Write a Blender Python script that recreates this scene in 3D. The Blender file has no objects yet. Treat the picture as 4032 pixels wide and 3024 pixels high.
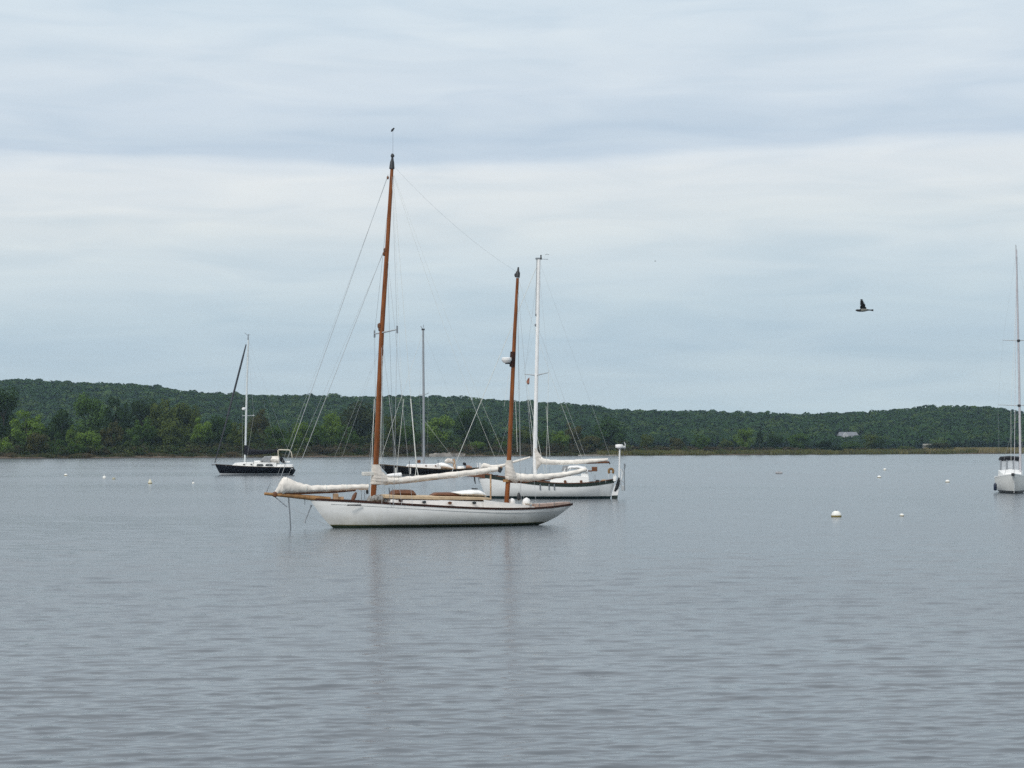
import bpy, math, random
import numpy as np
from mathutils import Vector, Matrix

# ------------------------------------------------------------------ camera, sky, sun, exposure
SC = bpy.context.scene
COL = SC.collection
F = 2016 / math.tan(math.radians(15.0))          # focal length in photograph pixels (4032 wide)
H = 4.0                                          # eye height above the water
PITCH = math.atan((1757 - 1512) / F)
cam_d = bpy.data.cameras.new('camera')
cam_d.angle = math.radians(30.0)
cam_d.clip_start = 0.5
cam_d.clip_end = 20000
cam = bpy.data.objects.new('camera', cam_d)
COL.objects.link(cam)
cam.location = (0, 0, H)
cam.rotation_euler = (math.radians(90) + PITCH, 0, 0)
SC.camera = cam
SC.view_settings.view_transform = 'Standard'
SC.view_settings.look = 'None'
SC.view_settings.exposure = 0.0
SC.view_settings.gamma = 1.0
SC.cycles.max_bounces = 6
SC.cycles.volume_bounces = 0
SC.cycles.transparent_max_bounces = 8
SC.cycles.use_denoising = False
SC.cycles.denoiser = 'OPENIMAGEDENOISE'

SUN_EL, SUN_AZ = 40.0, 212.0                     # behind the camera and to its left, through cloud


def srgb(r, g, b):
    def f(c):
        c /= 255.0
        return c / 12.92 if c <= 0.04045 else ((c + 0.055) / 1.055) ** 2.4
    return (f(r), f(g), f(b), 1.0)


def N(nt, typ, **kw):
    n = nt.nodes.new(typ)
    for k, v in kw.items():
        setattr(n, k, v)
    return n


def math_node(nt, op, a, b=None, clamp=False):
    n = nt.nodes.new('ShaderNodeMath')
    n.operation = op
    n.use_clamp = clamp
    for i, v in enumerate((a, b)):
        if v is None:
            continue
        if isinstance(v, (int, float)):
            n.inputs[i].default_value = v
        else:
            nt.links.new(v, n.inputs[i])
    return n.outputs[0]


def ramp(nt, fac, stops, interp='LINEAR'):
    n = nt.nodes.new('ShaderNodeValToRGB')
    n.color_ramp.interpolation = interp
    els = n.color_ramp.elements
    while len(els) < len(stops):
        els.new(0.5)
    for e, (p, c) in zip(els, stops):
        e.position = p
        e.color = c
    nt.links.new(fac, n.inputs[0])
    return n.outputs[0]


def build_world():
    w = bpy.data.worlds.new('World')
    SC.world = w
    w.use_nodes = True
    nt = w.node_tree
    nt.nodes.clear()
    L = nt.links.new
    out = N(nt, 'ShaderNodeOutputWorld')
    sky = N(nt, 'ShaderNodeTexSky', sky_type='NISHITA')
    sky.sun_disc = False
    sky.sun_elevation = math.radians(SUN_EL)
    sky.sun_rotation = math.radians(SUN_AZ)
    bg1 = N(nt, 'ShaderNodeBackground')
    bg1.inputs['Strength'].default_value = 0.1
    L(sky.outputs[0], bg1.inputs['Color'])
    tc = N(nt, 'ShaderNodeTexCoord')
    sep = N(nt, 'ShaderNodeSeparateXYZ')
    L(tc.outputs['Generated'], sep.inputs[0])
    x, y, z = sep.outputs
    el = math_node(nt, 'MULTIPLY', math_node(nt, 'ARCSINE', z), 57.2958)
    az = math_node(nt, 'MULTIPLY', math_node(nt, 'ARCTAN2', x, y), 57.2958)
    comb = N(nt, 'ShaderNodeCombineXYZ')
    L(math_node(nt, 'MULTIPLY', az, 0.055), comb.inputs[0])
    L(math_node(nt, 'MULTIPLY', el, 0.42), comb.inputs[1])
    n1 = N(nt, 'ShaderNodeTexNoise')
    n1.inputs['Scale'].default_value = 1.3
    n1.inputs['Detail'].default_value = 4.0
    n1.inputs['Roughness'].default_value = 0.5
    L(comb.outputs[0], n1.inputs['Vector'])
    # layered cloud deck: bands follow the elevation, bent by the noise and sinking to the left
    bend = math_node(nt, 'MULTIPLY', math_node(nt, 'SUBTRACT', n1.outputs[0], 0.5), 2.0)
    e = math_node(nt, 'ADD', math_node(nt, 'SUBTRACT', el, math_node(nt, 'MULTIPLY', az, 0.028)), bend)
    e01 = math_node(nt, 'DIVIDE', e, 90.0, True)
    d = lambda v: v / 90.0
    stops = [(0.0, srgb(188, 206, 215)), (d(1.7), srgb(187, 203, 213)), (d(3.0), srgb(180, 198, 211)),
             (d(3.9), srgb(189, 205, 215)), (d(5.4), srgb(202, 214, 221)), (d(6.6), srgb(214, 221, 224)),
             (d(8.2), srgb(221, 226, 229)), (d(8.6), srgb(212, 221, 229)), (d(8.9), srgb(187, 202, 217)),
             (d(9.4), srgb(196, 209, 221)), (d(10.2), srgb(205, 216, 226)), (d(11.4), srgb(210, 220, 228)), (d(14), srgb(208, 221, 230)),
             (d(22), srgb(226, 232, 238)), (d(45), (0.98, 1.0, 1.04, 1)), (1.0, (1.25, 1.27, 1.3, 1))]
    col = ramp(nt, e01, stops)
    comb2 = N(nt, 'ShaderNodeCombineXYZ')
    L(math_node(nt, 'MULTIPLY', az, 0.12), comb2.inputs[0])
    L(math_node(nt, 'MULTIPLY', el, 0.8), comb2.inputs[1])
    n2 = N(nt, 'ShaderNodeTexNoise')
    n2.inputs['Scale'].default_value = 1.6
    n2.inputs['Detail'].default_value = 4.0
    n2.inputs['Roughness'].default_value = 0.5
    n2.inputs['Distortion'].default_value = 0.6
    L(comb2.outputs[0], n2.inputs['Vector'])
    wisp = ramp(nt, n2.outputs[0], [(0.28, (0.90, 0.93, 0.955, 1)), (0.5, (0.985, 0.99, 0.995, 1)), (0.72, (1.06, 1.045, 1.025, 1))])
    mix = N(nt, 'ShaderNodeMixRGB', blend_type='MULTIPLY')
    mix.inputs[0].default_value = 1.0
    L(col, mix.inputs[1])
    L(wisp, mix.inputs[2])
    bg2 = N(nt, 'ShaderNodeBackground')
    bg2.inputs['Strength'].default_value = 1.09
    L(mix.outputs[0], bg2.inputs['Color'])
    ms = N(nt, 'ShaderNodeMixShader')
    ms.inputs[0].default_value = 0.93
    L(bg1.outputs[0], ms.inputs[1])
    L(bg2.outputs[0], ms.inputs[2])
    L(ms.outputs[0], out.inputs['Surface'])


build_world()
sun_d = bpy.data.lights.new('sun', 'SUN')
sun_d.energy = 1.7
sun_d.angle = math.radians(14)
sun_d.color = (1.0, 0.96, 0.9)
sun = bpy.data.objects.new('sun', sun_d)
COL.objects.link(sun)
_a, _e = math.radians(SUN_AZ), math.radians(SUN_EL)
_to = Vector((math.sin(_a) * math.cos(_e), math.cos(_a) * math.cos(_e), math.sin(_e)))
sun.rotation_euler = (-_to).to_track_quat('-Z', 'Y').to_euler()


# ------------------------------------------------------------------ pixel -> place helpers
def ray(px, py):
    u, v = (px - 2016) / F, (1512 - py) / F
    return u, math.cos(PITCH) - math.sin(PITCH) * v, math.sin(PITCH) + math.cos(PITCH) * v


def on_water(px, py, z=0.0):
    dx, dy, dz = ray(px, py)
    k = (z - H) / dz
    return k * dx, k * dy


def at(px, py, Y):
    dx, dy, dz = ray(px, py)
    k = Y / dy
    return Vector((k * dx, Y, H + k * dz))


class Frame:
    """A boat's own frame: s runs along the boat, t across it (away from the shore we look from), z up."""
    def __init__(self, px, py, yaw):
        self.o = on_water(px, py)
        self.a = math.radians(yaw)
        self.es = (math.cos(self.a), math.sin(self.a))
        self.et = (-math.sin(self.a), math.cos(self.a))
        self.mpp = math.hypot(*self.o) / F

    def p(self, px, py, t=0.0):
        dx, dy, dz = ray(px, py)
        ox, oy = self.o
        dt = dx * self.et[0] + dy * self.et[1]
        ot = -(ox * self.et[0] + oy * self.et[1])
        k = (t - ot) / dt
        X, Y = k * dx - ox, k * dy - oy
        return Vector((X * self.es[0] + Y * self.es[1], t, H + k * dz))


# ------------------------------------------------------------------ materials
MATS = {}


def mat(name, col, rough=0.6, var=0.12, scale=3.0, metallic=0.0, spec=0.4, stretch=(1, 1, 1), bump=0.0):
    if name in MATS:
        return MATS[name]
    m = bpy.data.materials.new(name)
    MATS[name] = m
    m.use_nodes = True
    nt = m.node_tree
    b = nt.nodes['Principled BSDF']
    b.inputs['Roughness'].default_value = rough
    b.inputs['Metallic'].default_value = metallic
    b.inputs['Specular IOR Level'].default_value = spec
    tc = N(nt, 'ShaderNodeTexCoord')
    mp = N(nt, 'ShaderNodeMapping')
    mp.inputs['Scale'].default_value = stretch
    nt.links.new(tc.outputs['Object'], mp.inputs[0])
    n = N(nt, 'ShaderNodeTexNoise')
    n.inputs['Scale'].default_value = scale
    n.inputs['Detail'].default_value = 4
    nt.links.new(mp.outputs[0], n.inputs['Vector'])
    lo = tuple(c * (1 - var) for c in col[:3]) + (1,)
    hi = tuple(min(1, c * (1 + var)) for c in col[:3]) + (1,)
    c = ramp(nt, n.outputs[0], [(0.3, lo), (0.7, hi)])
    nt.links.new(c, b.inputs['Base Color'])
    if bump:
        bm = N(nt, 'ShaderNodeBump')
        bm.inputs['Strength'].default_value = bump
        bm.inputs['Distance'].default_value = 0.03
        nt.links.new(n.outputs[0], bm.inputs['Height'])
        nt.links.new(bm.outputs[0], b.inputs['Normal'])
    return m


def hull_mat(name, top, zones, stain=None, rough=0.35):
    """Paint that changes colour at painted lines: zones = [(height, colour below it)], topsides above."""
    m = bpy.data.materials.new(name)
    m.use_nodes = True
    nt = m.node_tree
    L = nt.links.new
    b = nt.nodes['Principled BSDF']
    b.inputs['Roughness'].default_value = rough
    b.inputs['Specular IOR Level'].default_value = 0.35 if top[0] > 0.1 else 0.05
    tc = N(nt, 'ShaderNodeTexCoord')
    sep = N(nt, 'ShaderNodeSeparateXYZ')
    L(tc.outputs['Object'], sep.inputs[0])
    mp = N(nt, 'ShaderNodeMapping')
    mp.inputs['Scale'].default_value = (0.7, 0.7, 2.2)
    L(tc.outputs['Object'], mp.inputs[0])
    n = N(nt, 'ShaderNodeTexNoise')
    n.inputs['Scale'].default_value = 2.0
    n.inputs['Detail'].default_value = 6
    L(mp.outputs[0], n.inputs['Vector'])
    lo = tuple(c * 0.90 for c in top[:3]) + (1,)
    c = ramp(nt, n.outputs[0], [(0.3, lo), (0.65, top)])
    if stain:
        # rust and weed streaks that gather low on the topsides
        mp2 = N(nt, 'ShaderNodeMapping')
        mp2.inputs['Scale'].default_value = (4.5, 4.5, 0.5)
        L(tc.outputs['Object'], mp2.inputs[0])
        n2 = N(nt, 'ShaderNodeTexNoise')
        n2.inputs['Scale'].default_value = 1.5
        n2.inputs['Detail'].default_value = 5
        L(mp2.outputs[0], n2.inputs['Vector'])
        low = math_node(nt, 'SUBTRACT', stain[1], sep.outputs[2])
        low = math_node(nt, 'DIVIDE', low, stain[1], True)
        fac = math_node(nt, 'MULTIPLY', math_node(nt, 'MULTIPLY', low, n2.outputs[0]), stain[2], True)
        mx = N(nt, 'ShaderNodeMixRGB')
        L(fac, mx.inputs[0])
        L(c, mx.inputs[1])
        mx.inputs[2].default_value = stain[0]
        c = mx.outputs[0]
    wob = math_node(nt, 'MULTIPLY', math_node(nt, 'SUBTRACT', n.outputs[0], 0.5), 0.03)
    zz = math_node(nt, 'ADD', sep.outputs[2], wob)
    for h, colr in sorted(zones, key=lambda q: -q[0]):
        f = math_node(nt, 'LESS_THAN', zz, h)
        mx = N(nt, 'ShaderNodeMixRGB')
        L(f, mx.inputs[0])
        L(c, mx.inputs[1])
        mx.inputs[2].default_value = colr
        c = mx.outputs[0]
    L(c, b.inputs['Base Color'])
    return m


WOOD = mat('varnished_spruce', (0.20, 0.064, 0.018, 1), 0.4, 0.4, 2.0, spec=0.2, stretch=(6, 6, 0.6))
WOODL = mat('varnished_spar_worn', (0.30, 0.165, 0.07, 1), 0.55, 0.4, 3.0, spec=0.2)
TEAK = mat('weathered_teak', (0.42, 0.28, 0.17, 1), 0.7, 0.25, 4.0)
MAHOG = mat('mahogany_trim', (0.036, 0.013, 0.008, 1), 0.6, 0.4, 3.0, spec=0.2)
BRONZE = mat('brown_box_wood', (0.13, 0.05, 0.02, 1), 0.5, 0.3, 3.0)
CANVAS = mat('cream_canvas', (0.74, 0.70, 0.64, 1), 0.95, 0.14, 3.5, spec=0.1, bump=0.8)
CANVASD = mat('weathered_canvas', (0.60, 0.56, 0.51, 1), 0.95, 0.2, 2.5, spec=0.1, bump=0.6)
WHITE = mat('white_paint', (0.8, 0.8, 0.79, 1), 0.4, 0.06, 3.0)
WHITEB = mat('white_gelcoat', (0.84, 0.84, 0.82, 1), 0.35, 0.04, 3.0)
OFFW = mat('off_white_deck', (0.6, 0.59, 0.55, 1), 0.7, 0.1, 4.0)
GREYM = mat('grey_metal', (0.22, 0.24, 0.26, 1), 0.45, 0.15, 5.0, metallic=0.3)
LGREY = mat('light_grey_alloy', (0.42, 0.44, 0.45, 1), 0.45, 0.1, 5.0, metallic=0.2)
WIRE = mat('rigging_wire', (0.40, 0.42, 0.43, 1), 0.5, 0.1, 5.0, metallic=0.2)
ROPE = mat('pale_rope', (0.68, 0.69, 0.65, 1), 0.8, 0.1, 5.0)
DARK = mat('dark_fittings', (0.025, 0.027, 0.03, 1), 0.5, 0.3, 5.0)
BLACKC = mat('black_canvas', (0.012, 0.013, 0.018, 1), 0.8, 0.3, 4.0, spec=0.2, bump=0.5)
NAVY = mat('navy_vinyl', (0.012, 0.02, 0.045, 1), 0.4, 0.2, 4.0)
GLASSD = mat('dark_window', (0.02, 0.025, 0.03, 1), 0.1, 0.2, 4.0, spec=0.6)
GLASSG = mat('clear_vinyl_window', (0.28, 0.29, 0.3, 1), 0.2, 0.2, 4.0, spec=0.6)
CREAM = mat('cream_canvas_bow', (0.55, 0.5, 0.4, 1), 0.8, 0.1, 4.0)
GREENB = mat('dark_green_paint', (0.012, 0.022, 0.016, 1), 0.35, 0.3, 3.0)
MUSTARD = mat('mustard_foam', (0.20, 0.11, 0.035, 1), 0.7, 0.15, 4.0)
BUOYW = mat('buoy_white', (0.72, 0.72, 0.68, 1), 0.45, 0.12, 6.0)
BUOYY = mat('buoy_weed_band', (0.2, 0.16, 0.05, 1), 0.7, 0.3, 8.0)
BUOYG = mat('buoy_grey', (0.3, 0.3, 0.31, 1), 0.6, 0.2, 6.0)
ORANGE = mat('faded_orange_cloth', (0.34, 0.15, 0.10, 1), 0.8, 0.2, 4.0)


# ------------------------------------------------------------------ mesh builder
class MB:
    def __init__(self):
        self.v, self.f = [], []

    def add(self, vs, fs):
        o = len(self.v)
        self.v += [tuple(q) for q in vs]
        self.f += [tuple(i + o for i in f) for f in fs]
        return self

    def rings(self, rings, cap=True, closed=True):
        n = len(rings[0])
        vs = [q for r in rings for q in r]
        fs = []
        for i in range(len(rings) - 1):
            for j in range(n if closed else n - 1):
                k = (j + 1) % n
                fs.append((i * n + j, i * n + k, (i + 1) * n + k, (i + 1) * n + j))
        if cap:
            fs.append(tuple(range(n))[::-1])
            fs.append(tuple((len(rings) - 1) * n + j for j in range(n)))
        return self.add(vs, fs)

    def tube(self, pts, rad, n=8):
        pts = [Vector(q) for q in pts]
        if isinstance(rad, (int, float)):
            rad = [rad] * len(pts)
        rings = []
        for i, q in enumerate(pts):
            d = (pts[min(i + 1, len(pts) - 1)] - pts[max(i - 1, 0)]).normalized()
            up = Vector((0, 1, 0)) if abs(d.y) < 0.9 else Vector((1, 0, 0))
            a = d.cross(up).normalized()
            b = d.cross(a).normalized()
            rings.append([q + (a * math.cos(2 * math.pi * j / n) + b * math.sin(2 * math.pi * j / n)) * rad[i] for j in range(n)])
        return self.rings(rings)

    def box(self, c, size, rz=0.0, ry=0.0, taper=1.0):
        M = Matrix.Rotation(rz, 3, 'Z') @ Matrix.Rotation(ry, 3, 'Y')
        vs = []
        for z in (-1, 1):
            k = taper if z > 0 else 1.0
            for x, y in ((-1, -1), (1, -1), (1, 1), (-1, 1)):
                vs.append(Vector(c) + M @ Vector((x * size[0] / 2 * k, y * size[1] / 2 * k, z * size[2] / 2)))
        return self.add(vs, [(3, 2, 1, 0), (4, 5, 6, 7), (0, 1, 5, 4), (1, 2, 6, 5), (2, 3, 7, 6), (3, 0, 4, 7)])

    def lathe(self, prof, c=(0, 0, 0), n=20):
        rings = [[(c[0] + r * math.cos(2 * math.pi * j / n), c[1] + r * math.sin(2 * math.pi * j / n), c[2] + z) for j in range(n)] for r, z in prof]
        return self.rings(rings)

    def slab(self, poly, t0, t1):
        """poly: (s, z) outline given a thickness across the boat"""
        n = len(poly)
        vs = [(s, t0, z) for s, z in poly] + [(s, t1, z) for s, z in poly]
        fs = [tuple(range(n)), tuple(range(2 * n - 1, n - 1, -1))]
        for i in range(n):
            j = (i + 1) % n
            fs.append((j, i, n + i, n + j))
        return self.add(vs, fs)

    def build(self, name, m, parent=None, smooth=True, bevel=0.0):
        me = bpy.data.meshes.new(name)
        me.from_pydata(self.v, [], self.f)
        me.update()
        me.materials.append(m)
        o = bpy.data.objects.new(name, me)
        COL.objects.link(o)
        if parent:
            o.parent = parent
        if smooth:
            for p in me.polygons:
                p.use_smooth = True
            me.set_sharp_from_angle(angle=math.radians(40))
        if bevel:
            bv = o.modifiers.new('bevel', 'BEVEL')
            bv.width = bevel
            bv.segments = 2
        return o


def tag(o, label=None, cat=None, group=None, kind=None):
    for k, v in (('label', label), ('category', cat), ('group', group), ('kind', kind)):
        if v:
            o[k] = v
    return o


def empty(name, loc, rz=0.0):
    o = bpy.data.objects.new(name, None)
    COL.objects.link(o)
    o.location = loc
    o.rotation_euler = (0, 0, rz)
    o.empty_display_size = 0.2
    return o


def np_mesh(name, verts, quads, m):
    me = bpy.data.meshes.new(name)
    verts = np.asarray(verts, dtype=np.float32).reshape(-1, 3)
    quads = np.asarray(quads, dtype=np.int32)
    k = quads.shape[1]
    me.vertices.add(len(verts))
    me.vertices.foreach_set('co', verts.ravel())
    me.loops.add(quads.size)
    me.loops.foreach_set('vertex_index', quads.ravel())
    me.polygons.add(len(quads))
    me.polygons.foreach_set('loop_start', np.arange(0, quads.size, k, dtype=np.int32))
    me.update(calc_edges=True)
    me.validate()
    me.materials.append(m)
    return me


# ------------------------------------------------------------------ shore, land and hill
def shore_d(px):
    yw = np.interp(px, [-900, 0, 1000, 2000, 2900, 4032, 4900], [1810, 1807, 1802, 1797, 1792, 1786.5, 1782])
    return H * F / (yw - 1757)


RIDGE = [(-900, 1478), (0, 1497), (100, 1495), (330, 1508), (480, 1512), (640, 1527), (750, 1543), (900, 1552), (1100, 1558),
         (1400, 1562), (1600, 1560), (1850, 1570), (2000, 1578), (2180, 1587), (2350, 1603), (2480, 1619), (2600, 1617), (2800, 1620),
         (2900, 1626), (3050, 1631), (3200, 1632), (3350, 1627), (3500, 1617), (3650, 1605), (3750, 1600), (3900, 1604),
         (3980, 1620), (4032, 1630), (4300, 1650), (4900, 1640)]
D_FOOT, D_RIDGE = 1380.0, 1850.0


def land_z(px, Y):
    ds = shore_d(px)
    off = Y - ds
    z = np.interp(off, [-40, -6, 0, 4, 12, 60, 300], [-2.0, -0.35, 0.0, 0.35, 0.8, 1.3, 1.8])
    ry = np.interp(px, [p for p, _ in RIDGE], [y for _, y in RIDGE])
    zr = H + (1757 - ry) / F * D_RIDGE - 12.5
    q = np.clip((Y - D_FOOT) / (D_RIDGE - D_FOOT), 0, 1)
    q = q * q * (3 - 2 * q)
    back = np.clip((Y - D_RIDGE) / 500, 0, 1)
    return z + (zr - 1.8) * q - 12 * back


def px_of(x, Y):
    return 2016 + x / Y * F


def land():
    m = bpy.data.materials.new('shore_soil')
    m.use_nodes = True
    nt = m.node_tree
    b = nt.nodes['Principled BSDF']
    b.inputs['Roughness'].default_value = 0.9
    b.inputs['Specular IOR Level'].default_value = 0.15
    tc = N(nt, 'ShaderNodeTexCoord')
    n = N(nt, 'ShaderNodeTexNoise')
    n.inputs['Scale'].default_value = 0.07
    n.inputs['Detail'].default_value = 6
    nt.links.new(tc.outputs['Object'], n.inputs['Vector'])
    c = ramp(nt, n.outputs[0], [(0.35, (0.04, 0.034, 0.026, 1)), (0.5, (0.115, 0.085, 0.06, 1)), (0.6, (0.085, 0.058, 0.042, 1)), (0.72, (0.07, 0.075, 0.035, 1))])
    sep = N(nt, 'ShaderNodeSeparateXYZ')
    nt.links.new(tc.outputs['Object'], sep.inputs[0])
    wet = math_node(nt, 'LESS_THAN', sep.outputs[2], 0.22)
    mx = N(nt, 'ShaderNodeMixRGB')
    nt.links.new(wet, mx.inputs[0])
    nt.links.new(c, mx.inputs[1])
    mx.inputs[2].default_value = (0.035, 0.03, 0.025, 1)
    up = math_node(nt, 'GREATER_THAN', sep.outputs[2], 0.9)
    mx2 = N(nt, 'ShaderNodeMixRGB')
    nt.links.new(up, mx2.inputs[0])
    nt.links.new(mx.outputs[0], mx2.inputs[1])
    mx2.inputs[2].default_value = (0.04, 0.045, 0.022, 1)
    nt.links.new(mx2.outputs[0], b.inputs['Base Color'])
    pxs = np.linspace(-900, 4932, 240)
    offs = np.array([-40, -20, -6, 0, 2, 4, 8, 12, 25, 60, 120, 200, 300, 450, 600])
    rng = np.random.default_rng(3)
    Yfar = np.array([1380, 1440, 1500, 1560, 1620, 1680, 1740, 1800, 1850, 1950, 2350])
    rows = []
    wob = np.convolve(rng.normal(0, 6, 300), np.ones(5) / 5, 'same')[:240]
    for k in range(len(offs) + len(Yfar)):
        if k < len(offs):
            Y = shore_d(pxs) + offs[k] + wob * (offs[k] < 100)
            Y = np.minimum(Y, 1340 + k)
            z = np.interp(offs[k], [-40, -6, 0, 4, 12, 60, 300], [-2.0, -0.35, 0.0, 0.35, 0.8, 1.3, 1.8]) * np.ones(240)
        else:
            Y = np.full(240, Yfar[k - len(offs)])
            z = land_z(pxs, Y)
        rows.append(np.stack([(pxs - 2016) / F * Y, Y, z], 1))
    V = np.concatenate(rows)
    R = len(rows)
    i, j = np.meshgrid(np.arange(R - 1), np.arange(239), indexing='ij')
    a = (i * 240 + j).ravel()
    Q = np.stack([a, a + 1, a + 241, a + 240], 1)
    o = bpy.data.objects.new('ground', np_mesh('ground', V, Q, m))
    COL.objects.link(o)
    tag(o, kind='structure')


land()


# ------------------------------------------------------------------ water: real ripples on one sheet
def water():
    m = bpy.data.materials.new('estuary_water')
    m.use_nodes = True
    nt = m.node_tree
    L = nt.links.new
    b = nt.nodes['Principled BSDF']
    b.inputs['Base Color'].default_value = (0.082, 0.099, 0.114, 1)
    b.inputs['IOR'].default_value = 1.333
    tc = N(nt, 'ShaderNodeTexCoord')
    mp = N(nt, 'ShaderNodeMapping')
    mp.inputs['Scale'].default_value = (0.012, 0.03, 1)
    L(tc.outputs['Object'], mp.inputs[0])
    big = N(nt, 'ShaderNodeTexNoise')
    big.inputs['Scale'].default_value = 1.0
    big.inputs['Detail'].default_value = 5
    L(mp.outputs[0], big.inputs['Vector'])
    r = ramp(nt, big.outputs[0], [(0.38, (0.06, 0.06, 0.06, 1)), (0.62, (0.12, 0.12, 0.12, 1))])
    at_ = N(nt, 'ShaderNodeAttribute', attribute_name='fine_ripple')
    L(math_node(nt, 'ADD', r, math_node(nt, 'MULTIPLY', at_.outputs['Fac'], 0.07)), b.inputs['Roughness'])
    mp2 = N(nt, 'ShaderNodeMapping')
    mp2.inputs['Scale'].default_value = (0.3, 2.2, 1)
    mp2.inputs['Rotation'].default_value = (0, 0, math.radians(6))
    L(tc.outputs['Object'], mp2.inputs[0])
    n = N(nt, 'ShaderNodeTexNoise')
    n.inputs['Scale'].default_value = 2.6
    n.inputs['Detail'].default_value = 4
    n.inputs['Roughness'].default_value = 0.6
    L(mp2.outputs[0], n.inputs['Vector'])
    bm = N(nt, 'ShaderNodeBump')
    L(math_node(nt, 'ADD', 0.12, math_node(nt, 'MULTIPLY', at_.outputs['Fac'], 0.62)), bm.inputs['Strength'])
    bm.inputs['Distance'].default_value = 0.05
    L(n.outputs[0], bm.inputs['Height'])
    L(bm.outputs[0], b.inputs['Normal'])
    inv = np.concatenate([np.linspace(1 / 3.0, 1 / 17.0, 40)[:-1], np.linspace(1 / 17.0, 1 / 1400.0, 1220)])
    d = 1 / inv
    u = np.concatenate([np.linspace(-2.4, -0.62, 40)[:-1], np.linspace(-0.62, -0.31, 260)[:-1], np.linspace(-0.31, 0.31, 880), np.linspace(0.31, 0.62, 260)[1:], np.linspace(0.62, 2.4, 40)[1:]])
    R, C = len(d), len(u)
    X = u[None, :] * d[:, None]
    Y = np.repeat(d[:, None], C, 1)
    dd = np.gradient(d)
    du = np.gradient(u)
    sp = np.maximum(dd[:, None] * np.ones(C)[None], d[:, None] * du[None, :] * 0.55)
    Z = np.zeros_like(X)
    lost = np.zeros_like(X)
    tot = 0.0
    rng = np.random.default_rng(11)
    nw = 84
    lam = np.exp(np.linspace(math.log(0.14), math.log(3.0), nw)) * rng.uniform(0.93, 1.07, nw)
    ang = math.radians(96) + rng.normal(0, math.radians(15), nw)
    ph = rng.uniform(0, 2 * math.pi, nw)
    for k in range(nw):
        kk = 2 * math.pi / lam[k]
        slope = 0.023 * (1.0 if lam[k] < 0.65 else (0.65 / lam[k]) ** 1.3)
        att = np.clip((lam[k] / sp - 1.8) / 1.8, 0, 1)
        lost += slope ** 2 * (1 - att ** 2)
        tot += slope ** 2
        rmax = np.nonzero(att.max(1) > 0)[0]
        if len(rmax) == 0:
            continue
        sl = slice(rmax.min(), rmax.max() + 1)
        Z[sl] += att[sl] * slope / kk * np.sin(kk * (X[sl] * math.cos(ang[k]) + Y[sl] * math.sin(ang[k])) + ph[k])
    V = np.stack([X, Y, Z], 2).reshape(-1, 3)
    i, j = np.meshgrid(np.arange(R - 1), np.arange(C - 1), indexing='ij')
    a = (i * C + j).ravel()
    Q = np.stack([a, a + 1, a + C + 1, a + C], 1)
    me = np_mesh('water', V, Q, m)
    me.polygons.foreach_set('use_smooth', np.ones(len(Q), dtype=bool))
    fa = me.attributes.new('fine_ripple', 'FLOAT', 'POINT')
    fa.data.foreach_set('value', (lost / tot).astype(np.float32).ravel())
    o = bpy.data.objects.new('water', me)
    COL.objects.link(o)
    tag(o, kind='structure')


water()


# ------------------------------------------------------------------ vegetation
def leaf_mat(name, tint_attr=None):
    m = bpy.data.materials.new(name)
    m.use_nodes = True
    nt = m.node_tree
    nt.nodes.clear()
    L = nt.links.new
    out = N(nt, 'ShaderNodeOutputMaterial')
    if tint_attr:
        a = N(nt, 'ShaderNodeAttribute', attribute_name=tint_attr)
        base = a.outputs['Color']
    else:
        a = N(nt, 'ShaderNodeObjectInfo')
        base = a.outputs['Color']
    tc = N(nt, 'ShaderNodeTexCoord')
    n = N(nt, 'ShaderNodeTexNoise')
    n.inputs['Scale'].default_value = 9.0 if not tint_attr else 0.12
    n.inputs['Detail'].default_value = 3
    L(tc.outputs['Object'], n.inputs['Vector'])
    v = ramp(nt, n.outputs[0], [(0.3, (0.7, 0.74, 0.7, 1)), (0.7, (1.3, 1.28, 1.2, 1))])
    mx = N(nt, 'ShaderNodeMixRGB', blend_type='MULTIPLY')
    mx.inputs[0].default_value = 1
    L(base, mx.inputs[1])
    L(v, mx.inputs[2])
    di = N(nt, 'ShaderNodeBsdfDiffuse')
    tr = N(nt, 'ShaderNodeBsdfTranslucent')
    L(mx.outputs[0], di.inputs[0])
    L(mx.outputs[0], tr.inputs[0])
    ms = N(nt, 'ShaderNodeMixShader')
    ms.inputs[0].default_value = 0.22
    L(di.outputs[0], ms.inputs[1])
    L(tr.outputs[0], ms.inputs[2])
    L(ms.outputs[0], out.inputs['Surface'])
    return m


LEAF = leaf_mat('leaves')
LEAFT = leaf_mat('massed_leaves', 'tint')
BARK = mat('bark', (0.06, 0.048, 0.036, 1), 0.9, 0.3, 2.0, spec=0.1)


def leaf_quads(rng, cen, nrm, size):
    """one small four-cornered leaf clump per centre, facing nrm"""
    n = len(cen)
    r = rng.normal(size=(n, 3))
    a = np.cross(nrm, r)
    a /= np.linalg.norm(a, axis=1, keepdims=True) + 1e-9
    b = np.cross(nrm, a)
    b /= np.linalg.norm(b, axis=1, keepdims=True) + 1e-9
    s = (size * rng.uniform(0.6, 1.3, n))[:, None]
    k = rng.uniform(0.6, 1.0, n)[:, None]
    lift = nrm / (np.linalg.norm(nrm, axis=1, keepdims=True) + 1e-9) * s * 0.25
    V = np.stack([cen + a * s, cen + b * s * k + lift, cen - a * s, cen - b * s * k - lift * 0.5], 1)
    return V.reshape(-1, 3)


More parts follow.
